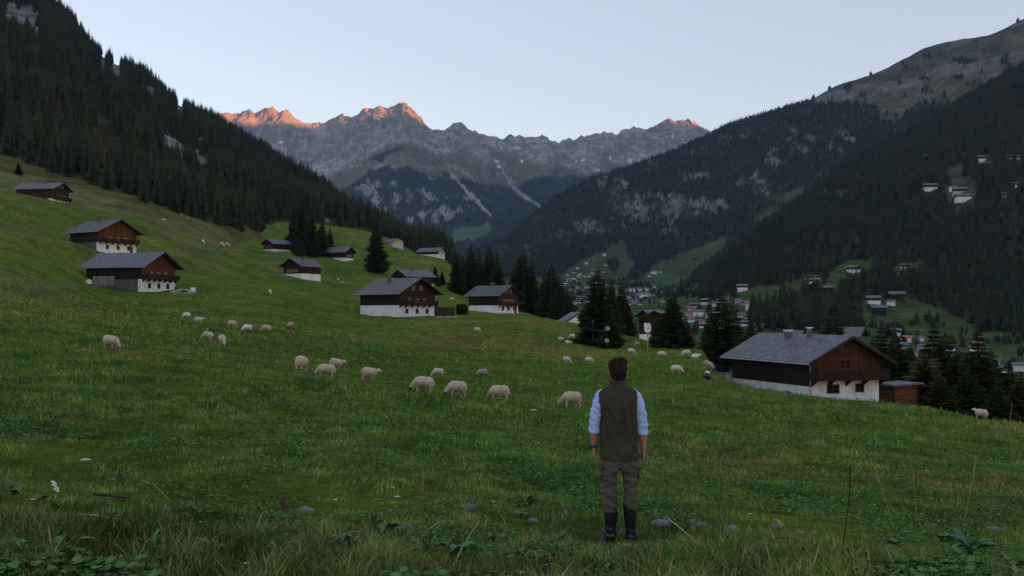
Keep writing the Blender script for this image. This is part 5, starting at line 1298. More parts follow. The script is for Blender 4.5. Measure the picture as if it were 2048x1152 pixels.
for s in (-1, 1):
    if s < 0: ch = [(CXb - 0.168, 0, 1.415, 0.068), (-0.228, 0, 1.33, 0.064), (-0.252, -0.005, 1.22, 0.060), (-0.264, 0, 1.12, 0.056), (-0.265, 0.003, 1.075, 0.055)]; cz = 1.068; cc = (-0.265, 0.005)
    else: ch = [(CXb + 0.168, 0, 1.415, 0.068), (0.192, 0, 1.33, 0.064), (0.215, -0.005, 1.22, 0.060), (0.230, 0, 1.12, 0.056), (0.232, 0.003, 1.06, 0.055)]; cz = 1.052; cc = (0.233, 0.005)
    me = blob([('c', ch)], 0.009, 2, [((0, 0, cz), (0, 0, -1))])
    finish(me, [M['shirt']], None, lambda v: fold(v, 14, 0.016, 41))
    sl_ = link(bpy.data.objects.new('sleeve', me), man)
    loft('cuff', [(cz - 0.012, *cc, 0.050, 0.052), (cz - 0.008, *cc, 0.058, 0.060), (cz + 0.012, *cc, 0.060, 0.062), (cz + 0.034, *cc, 0.059, 0.060), (cz + 0.040, *cc, 0.054, 0.055)], M['shirt'], sl_, 36, 2.0, lambda V, a, rr: 0.003 * np.sin(3 * a + V[..., 2] * 90), 0, 3)
TR = [('e', (-0.002, 0.0, 0.80), (0.185, 0.11, 0.09)), ('e', (-0.085, -0.035, 0.755), (0.104, 0.085, 0.105)), ('e', (0.088, -0.035, 0.755), (0.104, 0.085, 0.105)),
      ('c', [(-0.098, 0, 0.76, 0.102), (-0.109, 0.0, 0.66, 0.088), (-0.109, 0.004, 0.55, 0.077), (-0.101, 0.004, 0.42, 0.069), (-0.093, -0.002, 0.32, 0.071), (-0.093, -0.004, 0.25, 0.062)]),
      ('c', [(0.096, 0, 0.76, 0.102), (0.107, 0.0, 0.66, 0.086), (0.111, 0.004, 0.55, 0.075), (0.113, 0.004, 0.44, 0.069), (0.107, -0.002, 0.36, 0.072), (0.106, -0.004, 0.27, 0.060)])]
def tr_disp(v):
    d_ = fold(v, 9, 0.012, 51) * sstep(0.9, 0.8, v[:, 2])
    for (x0, z0, x1, z1, w_, h_) in ((-0.18, 0.70, -0.05, 0.74, 0.010, -0.010), (-0.18, 0.66, -0.04, 0.69, 0.012, 0.008), (-0.17, 0.60, -0.06, 0.56, 0.012, -0.008), (0.18, 0.60, 0.05, 0.54, 0.012, 0.009), (0.18, 0.55, 0.06, 0.50, 0.010, -0.010), (-0.16, 0.50, -0.05, 0.45, 0.012, 0.008), (0.17, 0.72, 0.04, 0.77, 0.012, -0.009), (-0.15, 0.38, -0.04, 0.34, 0.012, 0.010), (0.16, 0.42, 0.05, 0.38, 0.012, 0.009), (-0.14, 0.33, -0.05, 0.31, 0.008, -0.008)):
        t_ = np.clip(((v[:, 0] - x0) * (x1 - x0) + (v[:, 2] - z0) * (z1 - z0)) / ((x1 - x0) ** 2 + (z1 - z0) ** 2), 0, 1)
        dd = np.hypot(v[:, 0] - x0 - t_ * (x1 - x0), v[:, 2] - z0 - t_ * (z1 - z0)); d_ = d_ + h_ * np.exp(-(dd / w_) ** 2)
    return d_
tro = link(bpy.data.objects.new('trousers', finish(blob(TR, 0.009, 2), [M['trousers']], None, tr_disp)), man)
for s, x in ((-1, -0.196), (1, 0.190)):
    me = blob([('e', (x, 0.01, 0.665), (0.020, 0.075, 0.072)), ('e', (x + s * 0.004, 0.01, 0.722), (0.022, 0.078, 0.020))], 0.009, 2)
    link(bpy.data.objects.new('cargo_pocket', finish(me, [M['trousers']], None, lambda v: fold(v, 18, 0.006, 55))), tro)
for s, cx, ht, toe in ((-1, -0.092, 0.295, -0.02), (1, 0.105, 0.345, 0.075)):
    me = blob([('c', [(cx, -0.002, ht + 0.06, 0.077), (cx, -0.002, ht - 0.05, 0.073), (cx + 0.004 * s, -0.006, 0.15, 0.060), (cx + 0.006 * s, -0.012, 0.075, 0.057)]), ('c', [(cx + 0.006 * s, -0.028, 0.052, 0.050), (cx + 0.006 * s + toe * 0.5, 0.08, 0.050, 0.050), (cx + 0.006 * s + toe, 0.17, 0.042, 0.042)])],
              0.008, 2, [((0, 0, ht), (0, 0, 1)), ((0, 0, 0.012), (0, 0, -1))])
    bo = link(bpy.data.objects.new('boot', finish(me, [M['boot']], None, lambda v: 0.006 * n3(v * np.array([1, 1, 2.5]), 12, 61) * sstep(0.3, 0.12, v[:, 2]))), man)
    a = np.linspace(0, 2 * np.pi, 28, endpoint=False); hx = cx + 0.006 * s
    foot = [(hx + toe * (0.5 + 0.5 * math.sin(t_)) * (1 if math.sin(t_) > -1 else 0) + 0.055 * math.cos(t_) * (1.0 if math.sin(t_) > 0 else 0.92), 0.07 + 0.145 * math.sin(t_)) for t_ in a]
    b = MB(); b.prism(foot, 'z', 0.0, 0.026); b.build('sole', M['black'], bo)
b = MB(); a = np.linspace(0, 2 * np.pi, 24)
b.tube([(lw[0] + 0.036 * math.cos(t_), 0.028 + 0.036 * math.sin(t_), 0.926) for t_ in a], 0.010, 8); b.box(lw[0] - 0.047, lw[0] - 0.033, 0.008, 0.048, 0.906, 0.946)
b.build('watch', M['black'], man, True)

# ------------------------------------------------------------------ grass, leaves and litter on the meadow
gg = np.random.default_rng(21)
FEET = (pp.x, pp.y)
def sample_ground(n, d0, d1, power, pxr=(-60, 2110)):
    """random ground points seen by the photo, density falling with distance"""
    t_ = gg.uniform(0, 1, n); e = 2 - power
    D = (d0 ** e + t_ * (d1 ** e - d0 ** e)) ** (1 / e)
    u_ = gg.uniform(pxr[0], pxr[1], n)
    return (u_ - CX) / F * D, D, u_
def mix3(a, b, w): return a * (1 - w[:, None]) + np.array(b) * w[:, None]
def grass_colour(x, y, n):
    n1 = fbm(x / 9, y / 9, 4, 31); n2 = fbm(x / 40, y / 40, 3, 33); n3_ = fbm(x / 2.2, y / 3.5, 3, 35)
    c = np.tile(np.array([0.086, 0.126, 0.026]), (n, 1))
    c = mix3(c, (0.048, 0.096, 0.017), sstep(0.05, 0.6, n3_ + 0.4 * n1)); c = mix3(c, (0.138, 0.128, 0.034), 0.8 * sstep(0.1, 0.6, n2 + 0.5 * n1))
    dry = gg.random(n) < 0.03 + 0.05 * (1 - sstep(18, 35, y)) + 0.08 * sstep(0.1, 0.5, n1) + 0.16 * (1 - sstep(8.5, 12.5, y))
    c[dry] = np.array([0.19, 0.15, 0.075]) * gg.uniform(0.5, 1.2, (dry.sum(), 1))
    tf = fbm(x / 0.55, y / 0.8, 3, 55) + 0.6 * fbm(x / 2.5, y / 4.5, 2, 57)
    return c * gg.uniform(1.15, 2.35, (n, 1)) * np.clip(1 + 0.75 * tf, 0.35, 1.9)[:, None], n1, n3_ + 1.3 * tf
def blades(n, d0, d1, power, hfun, wfun, pxr=(-60, 2110), bend=0.6, dim=1.0):
    x, y, u_ = sample_ground(n, d0, d1, power, pxr)
    z = meadow.z(u_, y)
    col, n1, n3_ = grass_colour(x, y, n); col = col * dim
    h = hfun(y) * gg.uniform(0.45, 1.35, n) * np.clip(1.05 + 0.6 * (n3_ + 0.5 * n1), 0.55, 2.1)
    near_feet = np.hypot(x - FEET[0], y - FEET[1]); h *= 0.42 + 0.58 * sstep(0.3, 1.3, near_feet)
    w_ = wfun(y) * gg.uniform(0.6, 1.4, n)
    a = gg.uniform(0, 6.28, n); b_ = gg.uniform(0.1, 1.0, n) * bend * h
    bx, by = np.cos(a) * b_, np.sin(a) * b_
    # keep the broad side roughly across the slope
    sa = gg.uniform(-0.9, 0.9, n); sx_, sy_ = np.cos(sa) * w_ / 2, np.sin(sa) * w_ / 2
    P0 = np.stack([x, y, z - 0.02], -1); S_ = np.stack([sx_, sy_, 0 * x], -1)
    P1 = P0 + np.stack([bx * 0.35, by * 0.35, h * 0.6], -1); P2 = P0 + np.stack([bx, by, h * (1 - 0.18 * (b_ / h) ** 2)], -1)
    V = np.stack([P0 - S_, P0 + S_, P1 + S_ * 0.8, P1 - S_ * 0.8, P2], 1).reshape(-1, 3)
    i5 = np.arange(n)[:, None] * 5
    C = np.repeat(col, 5, 0)
    return V, i5 + np.array([[0, 1, 2, 3]]), i5 + np.array([[3, 2, 4]]), C
sets = [blades(200000, 6.6, 26, 1.6, lambda d: 0.055 + 0.05 * (1 - sstep(8.2, 10.5, d)), lambda d: 0.0042 + 0.00042 * d, (-330, 2380)),
        blades(205000, 20, 300, 1.72, lambda d: (0.075 + 0.0007 * np.minimum(d, 110)) * (1 - 0.6 * sstep(90, 260, d)), lambda d: 0.004 + 0.0006 * d, (-140, 2190)),
        blades(26000, 6.5, 9.2, 1.0, lambda d: 0.11 + 0 * d, lambda d: 0.0075 + 0 * d, (-330, 2380), 0.9, 0.78),
        blades(6000, 6.4, 8.7, 1.0, lambda d: 0.19 + 0 * d, lambda d: 0.010 + 0 * d, (-280, 560), 1.0, 0.72), blades(7000, 6.4, 8.8, 1.0, lambda d: 0.19 + 0 * d, lambda d: 0.010 + 0 * d, (1420, 2330), 1.0, 0.72), blades(5000, 6.4, 7.8, 1.0, lambda d: 0.16 + 0 * d, lambda d: 0.009 + 0 * d, (560, 1420), 1.0, 0.72)]
V_, Q_, T_3, C_ = [], [], [], []; off = 0
for v, q_, t3, c in sets:
    V_.append(v); Q_.append(q_ + off); T_3.append(t3 + off); C_.append(c); off += len(v)
me = big_mesh('grass', np.concatenate(V_), [np.concatenate(Q_), np.concatenate(T_3)], M['grass'], False, np.concatenate(C_))
tag(link(bpy.data.objects.new('grass', me)), 'short mown meadow grass with longer blades in the foreground', 'grass', kind='stuff')

# low herbs: small rounded leaves held in loose rosettes
def herbs(n, d0, d1, power, size, pxr=(-220, 2270), clump=5):
    m_ = n // clump
    x, y, u_ = sample_ground(m_, d0, d1, power, pxr)
    keep = fbm(x / 1.6, y / 2.4, 3, 51) + 0.5 * fbm(x / 9, y / 9, 2, 53) > -0.12
    x, y, u_ = x[keep], y[keep], u_[keep]; m_ = len(x)
    x = np.repeat(x, clump) ; y = np.repeat(y, clump); n = len(x)
    s = size(y) * gg.uniform(0.5, 1.5, n)
    x = x + gg.normal(0, 1, n) * s * 1.3; y = y + gg.normal(0, 1, n) * s * 1.3
    z = meadow.zxy(x, y) + gg.uniform(0.3, 1.6, n) * s
    a = gg.uniform(0, 6.28, n); til = gg.uniform(-0.2, 0.9, n)
    dv = np.stack([np.cos(a), np.sin(a), til * 0.7], -1) * s[:, None]; sv = np.stack([-np.sin(a), np.cos(a), gg.uniform(-0.3, 0.3, n)], -1) * (s * 0.42)[:, None]
    c = np.stack([x, y, z], -1)
    V = np.stack([c, c + dv * 0.35 + sv, c + dv * 0.75 + sv * 0.8, c + dv - np.array([0, 0, 1]) * (s * 0.2)[:, None], c + dv * 0.75 - sv * 0.8, c + dv * 0.35 - sv], 1).reshape(-1, 3)
    col = np.tile(np.array([0.058, 0.130, 0.030]), (n, 1)) * gg.uniform(0.7, 1.9, (n, 1)); yl = gg.random(n) < 0.1; col[yl] = np.array([0.09, 0.11, 0.03])
    i6 = np.arange(n)[:, None] * 6
    return V, i6 + np.array([[0, 1, 2, 5]]), i6 + np.array([[5, 2, 3, 4]]), np.repeat(col, 6, 0)
V_, Q_, C_ = [], [], []; off = 0
for v, q1, q2, c in (herbs(105000, 6.6, 30, 1.6, lambda d: 0.016 + 0.0014 * d), herbs(36000, 26, 110, 1.5, lambda d: 0.04 + 0.0012 * d), herbs(12000, 6.5, 9.0, 1.0, lambda d: 0.042 + 0 * d), herbs(5200, 6.4, 8.8, 1.0, lambda d: 0.062 + 0 * d, (-80, 520), 6), herbs(8000, 6.4, 9.0, 1.0, lambda d: 0.062 + 0 * d, (1380, 2130), 6), herbs(5000, 6.4, 8.4, 1.0, lambda d: 0.055 + 0 * d, (520, 1380), 6)):
    V_.append(v); Q_ += [q1 + off, q2 + off]; C_.append(c); off += len(v)
me = big_mesh('meadow_herbs', np.concatenate(V_), [np.concatenate(Q_)], M['grass'], False, np.concatenate(C_))
tag(link(bpy.data.objects.new('ground_cover', me)), 'low leafy herbs and clover spread through the meadow grass', 'ground cover', kind='stuff')

M['leaf'] = mat('dock_leaf', (0.04, 0.095, 0.03), 0.5, 0.3); t = NT(M['leaf']); t.color(t.mix(t.noise(14, 4, 0.6, t.obj()), (0.045, 0.11, 0.035), (0.085, 0.165, 0.055)))
M['leaf_blue'] = mat('thistle_leaf', (0.075, 0.15, 0.09), 0.6, 0.2)
M['straw'] = mat('dry_straw', (0.40, 0.29, 0.15), 0.7, 0.2); t = NT(M['straw']); t.color(t.mix(t.noise(20, 3, 0.6, t.obj()), (0.26, 0.18, 0.09), (0.50, 0.37, 0.20)))
M['twig'] = mat('dead_twig', (0.07, 0.05, 0.038), 0.9, 0.1)
M['dark_stem'] = mat('dark_stem', (0.022, 0.020, 0.014), 0.8, 0.1)
M['petal'] = mat('white_petal', (0.80, 0.80, 0.76), 0.7, 0.1)
M['green_stem'] = mat('green_stem', (0.05, 0.09, 0.03), 0.7, 0.2)
def gp(px, py): return ground_at(px, py)
def leaf_mesh(name, length, width, m, arch=0.5, seg=7, wave=0.0):
    v, f = [], []
    for i in range(seg + 1):
        s = i / seg; w_ = width * (math.sin(math.pi * min(1, s * 0.93 + 0.06)) ** 0.8) * (1 - 0.25 * s)
        zz = length * (arch * s - arch * 0.85 * s * s); xx = length * s
        for k, sd in enumerate((-1, 0, 1)):
            v.append((xx, sd * w_ / 2, zz + (0.12 * w_ if sd else 0) + wave * w_ * math.sin(9 * s + sd)))
    for i in range(seg):
        for k in (0, 1): f.append((i * 3 + k, i * 3 + k + 1, i * 3 + 4 + k, i * 3 + 3 + k))
    me = bpy.data.meshes.new(name); me.from_pydata(v, [], f); me.materials.append(m); me.polygons.foreach_set('use_smooth', np.full(len(f), True)); me.update()
    return me
LEAVES = [leaf_mesh('leaf', 0.24, 0.085, M['leaf'], 0.9, 8, 0.06), leaf_mesh('leaf', 0.20, 0.10, M['leaf'], 0.5, 8, 0.05), leaf_mesh('leaf', 0.30, 0.05, M['leaf'], 1.5, 9, 0.0), leaf_mesh('leaf', 0.24, 0.06, M['leaf_blue'], 1.0, 9, 0.18), leaf_mesh('leaf', 0.13, 0.12, M['leaf'], 0.35, 7, 0.05)]
def plant(px, py, kind, n, label, cat='plant', sc_=1.0, up=0.5, name='herb_plant', group='leafy plants in the foreground'):
    p = gp(px, py)
    if p is None: return
    o = empty(name, p, random.uniform(0, 6)); tag(o, label, cat, group)
    n += 3
    for k in range(n):
        l_ = link(bpy.data.objects.new('leaf', LEAVES[kind]), o)
        l_.rotation_euler = (random.uniform(-0.5, 0.5), -random.uniform(0.0, up * 0.75), 6.283 * k / n + random.uniform(-0.3, 0.3)); s_ = sc_ * random.uniform(0.3, 0.75); l_.scale = (s_,) * 3
        l_.location = (0, 0, 0.01)
PL = [(32, 990, 4, 5, 'round leaved plant with big leaves at the far left', 1.15, 0.9), (86, 1000, 4, 4, 'round leaved plant below the white woolly flower', 1.0, 0.8), (118, 1016, 0, 4, 'broad pointed leaves near the rusty soil patch', 0.9, 0.5), (38, 1044, 4, 5, 'large rounded leaves low at the left edge', 1.2, 0.7), (26, 1078, 4, 4, 'round leaf lying at the lower left edge', 1.0, 0.4),
      (240, 968, 2, 7, 'upright sword leaved tuft behind the brown stick', 1.0, 1.3), (140, 1108, 2, 8, 'arching long leaved tuft in the lower left', 1.25, 1.2), (305, 1122, 2, 6, 'bright upright blade tuft beside the white scrap', 1.2, 1.4), (700, 1100, 3, 8, 'blue green thistle rosette with long toothed leaves', 1.5, 0.9), (780, 1070, 3, 7, 'tall blue green thistle by the bent straw', 1.3, 1.1), (745, 1060, 2, 7, 'bushy sword leaved clump beside the thistles', 1.0, 1.2), (905, 1120, 0, 3, 'plantain with one large upright leaf', 1.5, 1.2),
      (860, 1118, 2, 4, 'single tall bright blade cluster by the plantain', 1.3, 1.45), (1055, 1012, 0, 9, 'dark dock plant in front of the man', 1.1, 1.0), (1042, 1034, 1, 7, 'lower leaves of a dock plant at the left of the man', 1.0, 0.5), (1120, 1080, 1, 4, 'pale broad leaf between the man and the dock plant', 1.0, 0.7), (1030, 1105, 1, 5, 'pale green plant at the bottom left of the man', 0.9, 0.7), (1118, 1120, 2, 6, 'upright blades at the bottom below the man', 1.0, 1.3),
      (1215, 1128, 1, 6, 'low rounded rosette right below the boots', 1.0, 0.5), (1360, 1075, 1, 5, 'small plant right of the boots', 0.9, 0.6), (1465, 1125, 1, 5, 'dark broad leaf at the end of the long straw', 1.4, 0.8), (1520, 1095, 1, 6, 'leafy plant beside the grey stones', 0.9, 0.6), (1700, 1110, 1, 8, 'leafy bush in the lower right', 1.2, 0.8), (1790, 1090, 4, 8, 'rounded leaf clump in the lower right', 1.2, 0.7), (1890, 1080, 4, 9, 'dense bramble like leaf clump near the arching fern', 1.2, 0.8), (1600, 1130, 2, 8, 'bottom grass tuft left of the dark stalk', 1.1, 1.1),
      (1940, 1110, 3, 9, 'fern like plant arching at the lower right', 1.9, 0.8), (2010, 1120, 4, 8, 'leafy clump in the lower right corner', 1.3, 0.7), (1745, 1135, 2, 9, 'bottom grass tuft in the lower right', 1.2, 1.1), (560, 1120, 2, 8, 'grass tuft at the bottom left of the thistles', 1.1, 1.0), (600, 1058, 4, 4, 'bluish round leaves below the pale stone', 0.9, 0.6), (450, 1075, 4, 4, 'small round leaved plant among straw', 0.8, 0.7), (1350, 1130, 0, 5, 'brown edged wilted plant at the bottom', 0.9, 0.6), (985, 1080, 1, 5, 'leafy plant right of the bent straw', 1.0, 0.72), (370, 1035, 4, 4, 'grey green round leaves beside the pale pebble', 0.8, 0.8), (420, 1120, 2, 9, 'dense grass tuft at the bottom', 1.1, 1.0)]
for (px, py, k, n, lab, sc_, up) in PL: plant(px, py, k, n, lab, 'plant', sc_, up)

def thing_tube(name, label, cat, pts, rad, m, group=None, n=6):
    b = MB(); b.tube(pts, rad, n); me = b.mesh(name, m, True); o = link(bpy.data.objects.new(name, me)); tag(o, label, cat, group); return o
def stalk(px, py, top, lean, label, m='straw', r=0.004, head=None, curve=0.02):
    """dry stalk standing at a photo point, its tip at row top and leaning sideways by pixels"""
    p = gp(px, py); k = p.y / F; H = (py - top) * k
    pts = [(lean * k * s + curve * math.sin(s * 3.1), 0.02 * math.sin(5 * s), H * s) for s in np.linspace(0, 1, 7)]
    o = empty('dry_stalk', p); tag(o, label, 'stalk', 'tall stalks in the foreground')
    b = MB(); b.tube(pts, [r, r, r * 0.9, r * 0.85, r * 0.7, r * 0.6, r * 0.4], 5); b.build('stem', M[m], o, True)
    if head:
        b = MB()
        for j in range(14):
            s = 1 - head * j / 14; q_ = Vector((lean * k * s + curve * math.sin(s * 3.1), 0.0, H * s)); a = j * 2.4
            b.tube([q_, q_ + Vector((0.02 * math.cos(a), 0.02 * math.sin(a), 0.025))], [0.004, 0.0015], 4)
        b.build('seed_head', M[m], o)
for a in [(845, 992, 903, -4, 'forked rusty stalk standing in the middle of the meadow edge', 'straw', 0.0045), (838, 990, 925, 6, 'second shoot of the forked rusty stalk', 'straw', 0.003), (1678, 1150, 935, 22, 'tall dark stalk rising near the bottom right', 'dark_stem', 0.006, 0.2), (1790, 1065, 955, -36, 'pale stalk leaning to the left in the lower right', 'straw', 0.0045, 0.1), (1833, 1050, 945, -10, 'thin pale stalk right of the leaning one', 'straw', 0.003), (1927, 1050, 912, 24, 'tall straight pale stalk in the lower right', 'straw', 0.0045, 0.3), (2026, 935, 850, -10, 'thin stalk near the right edge below the sheep', 'straw', 0.004), (2020, 838, 797, 3, 'thin white stick on the crest right of the lone sheep', 'straw', 0.012), (1724, 1092, 1048, -4, 'short pale broken stalk right of the dark stalk', 'straw', 0.005), (1728, 1040, 980, 2, 'brown seeded stalk right of the dark stalk', 'twig', 0.004, 0.5), (1860, 1065, 1030, -14, 'short slanting straw below the thin pale stalk', 'straw', 0.004), (1980, 1040, 995, 4, 'short stalk by the dead twig', 'straw', 0.003), (1905, 1040, 985, 4, 'fine green stalk beside the straight pale one', 'green_stem', 0.003, 0.3),
          (1390, 1025, 960, -8, 'pale grass stalk right of the boots', 'straw', 0.003), (1447, 1010, 974, 0, 'short straight stalk above the grey stones', 'straw', 0.003), (1520, 1010, 955, 18, 'arching green stalk above the twin stones', 'green_stem', 0.003), (1158, 1000, 980, 1, 'short dry stalk left of the man', 'straw', 0.003), (413, 960, 880, 4, 'thin brown stalk far in the left meadow', 'straw', 0.003), (252, 940, 900, -4, 'pair of reddish stems behind the blade tuft', 'twig', 0.003), (628, 985, 905, 8, 'fine pale stalk above the old root', 'straw', 0.003), (68, 990, 925, 2, 'thin stalk above the round leaved plant', 'green_stem', 0.003), (1069, 1150, 1100, 0, 'pale upright straw at the bottom left of the man', 'straw', 0.006)]:
    stalk(*a)
def lying(px0, py0, px1, py1, label, m='straw', r=0.006, lift=0.05, cat='straw', name='straw_stem', group='dry straws lying in the foreground', bow=0.03):
    a, b_ = gp(px0, py0), gp(px1, py1)
    pts = []
    for s in np.linspace(0, 1, 8):
        q_ = a.lerp(b_, s); z = max(q_.z, float(meadow.zxy(q_.x, q_.y))) + lift + bow * math.sin(math.pi * s); pts.append((q_.x, q_.y, z))
    return thing_tube(name, label, cat, pts, [r * (1 - 0.35 * s) for s in np.linspace(0, 1, 8)], M[m], group)
for a in [(160, 1040, 264, 1063, 'thick pale straw lying below the brown stick', 'straw', 0.010), (-10, 1124, 160, 1152, 'long reddish straw along the bottom left corner', 'straw', 0.011), (282, 968, 340, 1010, 'thin straw slanting toward the small pebble', 'straw', 0.004), (412, 1001, 470, 1008, 'short pale straw left of the old root', 'straw', 0.005), (320, 1072, 390, 1060, 'thin bent straw above the white scrap', 'straw', 0.004), (365, 1105, 376, 1140, 'short straw pointing to the bottom', 'straw', 0.005),
          (512, 1072, 534, 1030, 'straw leaning up at the left of the pale stone', 'straw', 0.005), (520, 1136, 630, 1118, 'long thin straw in the bottom centre', 'straw', 0.005), (672, 1090, 728, 1076, 'short straw above the blue green thistle', 'straw', 0.005), (770, 1135, 880, 1097, 'bent pale straw arching over the plantain', 'straw', 0.006), (856, 1072, 912, 1051, 'bright straw at the right of the thistles', 'straw', 0.006), (905, 1148, 958, 1055, 'long curved straw right of the plantain leaf', 'straw', 0.006), (740, 1013, 775, 1011, 'tiny straw below the two white flowers', 'straw', 0.004), (1000, 1040, 1012, 1062, 'short forked straw right of the curved one', 'straw', 0.004),
          (1335, 1046, 1430, 1140, 'long thick straw running from the grey stone to the bottom', 'straw', 0.008), (1120, 1125, 1150, 1118, 'tiny bent straw below the man', 'straw', 0.004), (1080, 1146, 1130, 1152, 'pale straw at the very bottom below the man', 'straw', 0.006), (1543, 1075, 1568, 1150, 'leaning straw at the left of the dark stalk', 'straw', 0.006), (1550, 1085, 1640, 1112, 'brown straw bundle left of the dark stalk', 'twig', 0.007), (1370, 1058, 1400, 1070, 'small twig below the twin stones', 'twig', 0.005)]:
    lying(*a)
lying(188, 995, 258, 1003, 'dark brown stick lying in the grass', 'twig', 0.020, 0.04, 'stick', 'stick', None, 0.0)
lying(1950, 1068, 2048, 1025, 'dead branching twig reaching in from the right edge', 'twig', 0.010, 0.1, 'twig', 'twig', None, 0.08)
def rock(px, py, w_, label, flat=0.5):
    p = gp(px, py); r_ = w_ * p.y / F / 2; seed = int(px) % 97
    bm = bmesh.new(); bmesh.ops.create_icosphere(bm, subdivisions=4, radius=1.0); me = bpy.data.meshes.new('stone'); bm.to_mesh(me); bm.free()
    v = verts_of(me); v = v * (1 + 0.28 * n3(v, 1.1, seed) + 0.10 * n3(v, 3.5, seed + 2) + 0.04 * n3(v, 9, seed))[:, None] * np.array([1, 0.8, flat]) * r_
    me.vertices.foreach_set('co', v.astype(np.float32).ravel()); me.materials.append(M['rock_small']); me.polygons.foreach_set('use_smooth', np.full(len(me.polygons), True)); me.update()
    o = link(bpy.data.objects.new('stone', me)); o.location = p + Vector((0, 0, r_ * flat * 0.12)); o.rotation_euler = (0, 0, seed); tag(o, label, 'stone', 'stones in the foreground grass')
for a in [(612, 1026, 44, 'pale rounded stone beside the old root'), (332, 1022, 30, 'grey pebble among dry stems'), (1324, 1050, 42, 'flat grey stone right of the boots'), (1384, 1044, 22, 'left one of the twin grey stones'), (1402, 1050, 26, 'right one of the twin grey stones', 0.4), (1462, 1062, 34, 'bluish white stone right of the twin stones'), (1552, 1054, 22, 'bluish stone below the dry leaf'), (1600, 1066, 22, 'small white stone near the leaning straw', 0.4), (1630, 1066, 14, 'little grey stone beside the small white stone'), (1066, 1044, 26, 'grey stone under the dock plant'), (1138, 1014, 18, 'small pale stone left of the man'), (990, 1120, 30, 'grey stone at the end of the curved straw', 0.35), (935, 1016, 34, 'dark half buried stone above the curved straw', 0.4), (10, 962, 22, 'grey stone at the left edge', 0.4), (722, 1024, 14, 'small white stone under the tiny straw'), (1985, 1060, 40, 'pale stone under the dead twig', 0.3)]:
    rock(*a)
# old root stump beside the pale stone
p = gp(570, 1026); b = MB(); b.tube([(0.03, 0, -0.05), (0.0, 0, 0.06), (-0.03, 0, 0.13), (-0.02, 0.02, 0.18)], [0.045, 0.036, 0.030, 0.012], 9); b.tube([(0.0, 0, 0.04), (-0.12, -0.02, 0.02), (-0.2, 0, -0.03)], [0.03, 0.022, 0.01], 7)
o = b.build('root', M['twig'], None, True); o.location = p; tag(o, 'brown old root sticking up from a bare soil hollow', 'root')
p = gp(1560, 1056); b = MB(); b.add([(0, 0, 0), (0.06, 0.03, 0.02), (0.01, 0.05, 0.08), (-0.05, 0.02, 0.10), (0.01, 0.015, 0.05)], [(0, 1, 4), (1, 2, 4), (2, 3, 4), (3, 0, 4)]); o = b.build('dry_leaf', M['straw']); o.location = p; tag(o, 'curled pale dry leaf standing above the bluish stone', 'leaf')
# white flowers
def flower(px, py, w_, label, kind='daisy', h=0.12):
    gpx = gp(px, py + 12 if py < 1130 else py); k = gpx.y / F; r_ = w_ * k / 2
    base = Vector(((px - CX) * k, gpx.y, 0)); base.z = float(meadow.zxy(base.x, base.y)); top = (HY - py) * k - base.z; top = max(0.05, top)
    o = empty('white_flower', base); tag(o, label, 'flower', 'white flowers in the foreground')
    b = MB(); b.tube([(0, 0, -0.02), (0.008, 0, top * 0.5), (0, 0, top - 0.002)], 0.0022, 5); b.build('stem', M['green_stem'], o, True)
    b = MB()
    if kind == 'umbel':
        for j in range(26):
            a = j * 2.4; q_ = r_ * math.sqrt(j / 26); c = Vector((q_ * math.cos(a), q_ * 0.7 * math.sin(a), top + 0.35 * r_ * (1 - (q_ / r_) ** 2)))
            b.prism([(c.x + 0.16 * r_ * math.cos(t_), c.y + 0.16 * r_ * math.sin(t_)) for t_ in np.linspace(0, 5.2, 6)], 'z', c.z, c.z + 0.08 * r_)
    elif kind == 'wool':
        for j in range(7):
            c = Vector((0.25 * r_ * math.sin(j * 2.1) + 0.15 * r_ * j - 0.4 * r_, 0, top + 0.9 * r_ - 0.3 * r_ * j)); b.tube([c + Vector((-0.35 * r_, 0, 0.1 * r_)), c, c + Vector((0.4 * r_, 0, -0.15 * r_))], [0.14 * r_, 0.3 * r_, 0.1 * r_], 7)
    else:
        for j in range(12):
            a = j * 0.5236; d_ = Vector((math.cos(a), math.sin(a) * 0.8, 0.25 + 0.1 * math.sin(3 * j))); s_ = Vector((-math.sin(a), math.cos(a), 0)) * 0.26 * r_
            c0 = Vector((0, 0, top)); b.add([c0, c0 + d_ * r_ * 0.6 + s_, c0 + d_ * r_, c0 + d_ * r_ * 0.6 - s_], [(0, 1, 2, 3)])
        b.tube([(0, 0, top - 0.004), (0, 0, top + 0.25 * r_)], [0.3 * r_, 0.22 * r_], 8)
    b.build('flower_head', M['petal'], o)
for a in [(171, 921, 20, 'flat white umbel standing above the reddish stems', 'umbel'), (110, 973, 20, 'white woolly flower hanging over the leaves', 'wool'), (66, 999, 12, 'round white flower above the large leaves', 'daisy'), (51, 1034, 9, 'small drooping white bud at the far left', 'daisy'), (671, 1000, 11, 'white flower alone right of the pale stone', 'daisy'), (786, 975, 8, 'upper one of the two small white flowers', 'daisy'), (795, 994, 12, 'lower flat one of the two small white flowers', 'umbel'), (401, 1044, 8, 'small white petal above the thin straws', 'daisy'), (312, 1072, 9, 'pale flower bud near the bent straw', 'daisy'),
          (494, 1140, 14, 'cream flower at the bottom left of the thin straw', 'daisy'), (244, 1130, 12, 'cream scrap like flower beside the blade tuft', 'wool'), (986, 1003, 7, 'tiny white flower left of the dock plant', 'daisy'), (1500, 1028, 8, 'tiny white flower above the bluish white stone', 'daisy'), (376, 705, 7, 'small white flower far out on the mown meadow', 'daisy'), (1068, 821, 12, 'flat white flower on the meadow below the front sheep', 'umbel'), (616, 882, 5, 'tiny white flower in the left middle meadow', 'daisy')]:
    flower(*a)


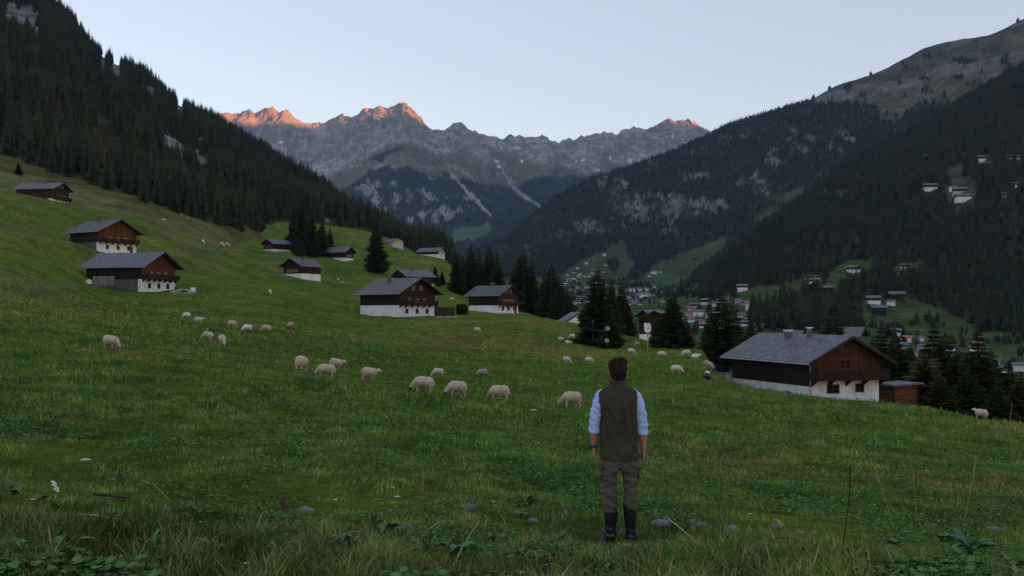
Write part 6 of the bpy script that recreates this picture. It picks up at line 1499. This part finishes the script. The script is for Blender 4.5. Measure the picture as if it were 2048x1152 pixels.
# ------------------------------------------------------------------ haze
hm = bpy.data.materials.new('haze_air'); hm.use_nodes = True
hm.node_tree.nodes.clear()
out = hm.node_tree.nodes.new('ShaderNodeOutputMaterial'); pv = hm.node_tree.nodes.new('ShaderNodeVolumePrincipled')
pv.inputs['Density'].default_value = 2.5e-5; pv.inputs['Color'].default_value = (0.40, 0.63, 1.0, 1); pv.inputs['Anisotropy'].default_value = 0.0
hm.node_tree.links.new(pv.outputs[0], out.inputs['Volume'])
zmin = min(float(s.Z.min()) for s in (meadow, left, valley, hill, rng_)); zmin = min(zmin, float(Zr.min())) - 1
mb = MB(); mb.box(-7000, 16500, -12500, 11000, zmin, 3300)
tag(mb.build('haze', hm), kind='stuff')

# ------------------------------------------------------------------ sky, sun, camera
w = bpy.data.worlds.new('World'); SC.world = w; w.use_nodes = True
nt = w.node_tree; bg = nt.nodes['Background']
sk = nt.nodes.new('ShaderNodeTexSky'); sk.sky_type = 'NISHITA'; sk.sun_disc = False
sk.sun_elevation = SUN_E; sk.sun_rotation = math.atan2(S.x, S.y)
sk.altitude = 1200; sk.air_density = 1.0; sk.dust_density = 0.25; sk.ozone_density = 0.7
tn = nt.nodes.new('ShaderNodeMix'); tn.data_type = 'RGBA'; tn.blend_type = 'MULTIPLY'; tn.inputs[0].default_value = 1.0; tn.inputs[7].default_value = (1.05, 0.93, 1.02, 1)
nt.links.new(sk.outputs[0], tn.inputs[6]); fl = nt.nodes.new('ShaderNodeMix'); fl.data_type = 'RGBA'; fl.inputs[0].default_value = 0.45; fl.inputs[7].default_value = (1.20, 1.30, 1.56, 1)   # even colour mixed in to flatten the sky and lift the ground light
nt.links.new(tn.outputs[2], fl.inputs[6]); nt.links.new(fl.outputs[2], bg.inputs['Color']); bg.inputs['Strength'].default_value = 0.092
sl = bpy.data.lights.new('sun', 'SUN'); sl.energy = 5.0; sl.angle = R(0.3); sl.color = (1.0, 0.30, 0.06)
so = bpy.data.objects.new('sun', sl); link(so); so.rotation_euler = (-S).to_track_quat('-Z', 'Y').to_euler()
cam = bpy.data.cameras.new('camera'); cam.lens = 35.0; cam.sensor_width = 36.0; cam.shift_y = (HY - 576) / 2048
cam.clip_start = 0.1; cam.clip_end = 40000
co = bpy.data.objects.new('camera', cam); link(co); co.rotation_euler = (R(90), 0, 0)
SC.camera = co
SC.view_settings.view_transform = 'Standard'; SC.view_settings.look = 'None'; SC.view_settings.exposure = 2.45; SC.view_settings.gamma = 1.0
SC.cycles.use_denoising = True
SC.cycles.max_bounces = 4; SC.cycles.diffuse_bounces = 2; SC.cycles.glossy_bounces = 2; SC.cycles.volume_bounces = 1
SC.cycles.sample_clamp_indirect = 4
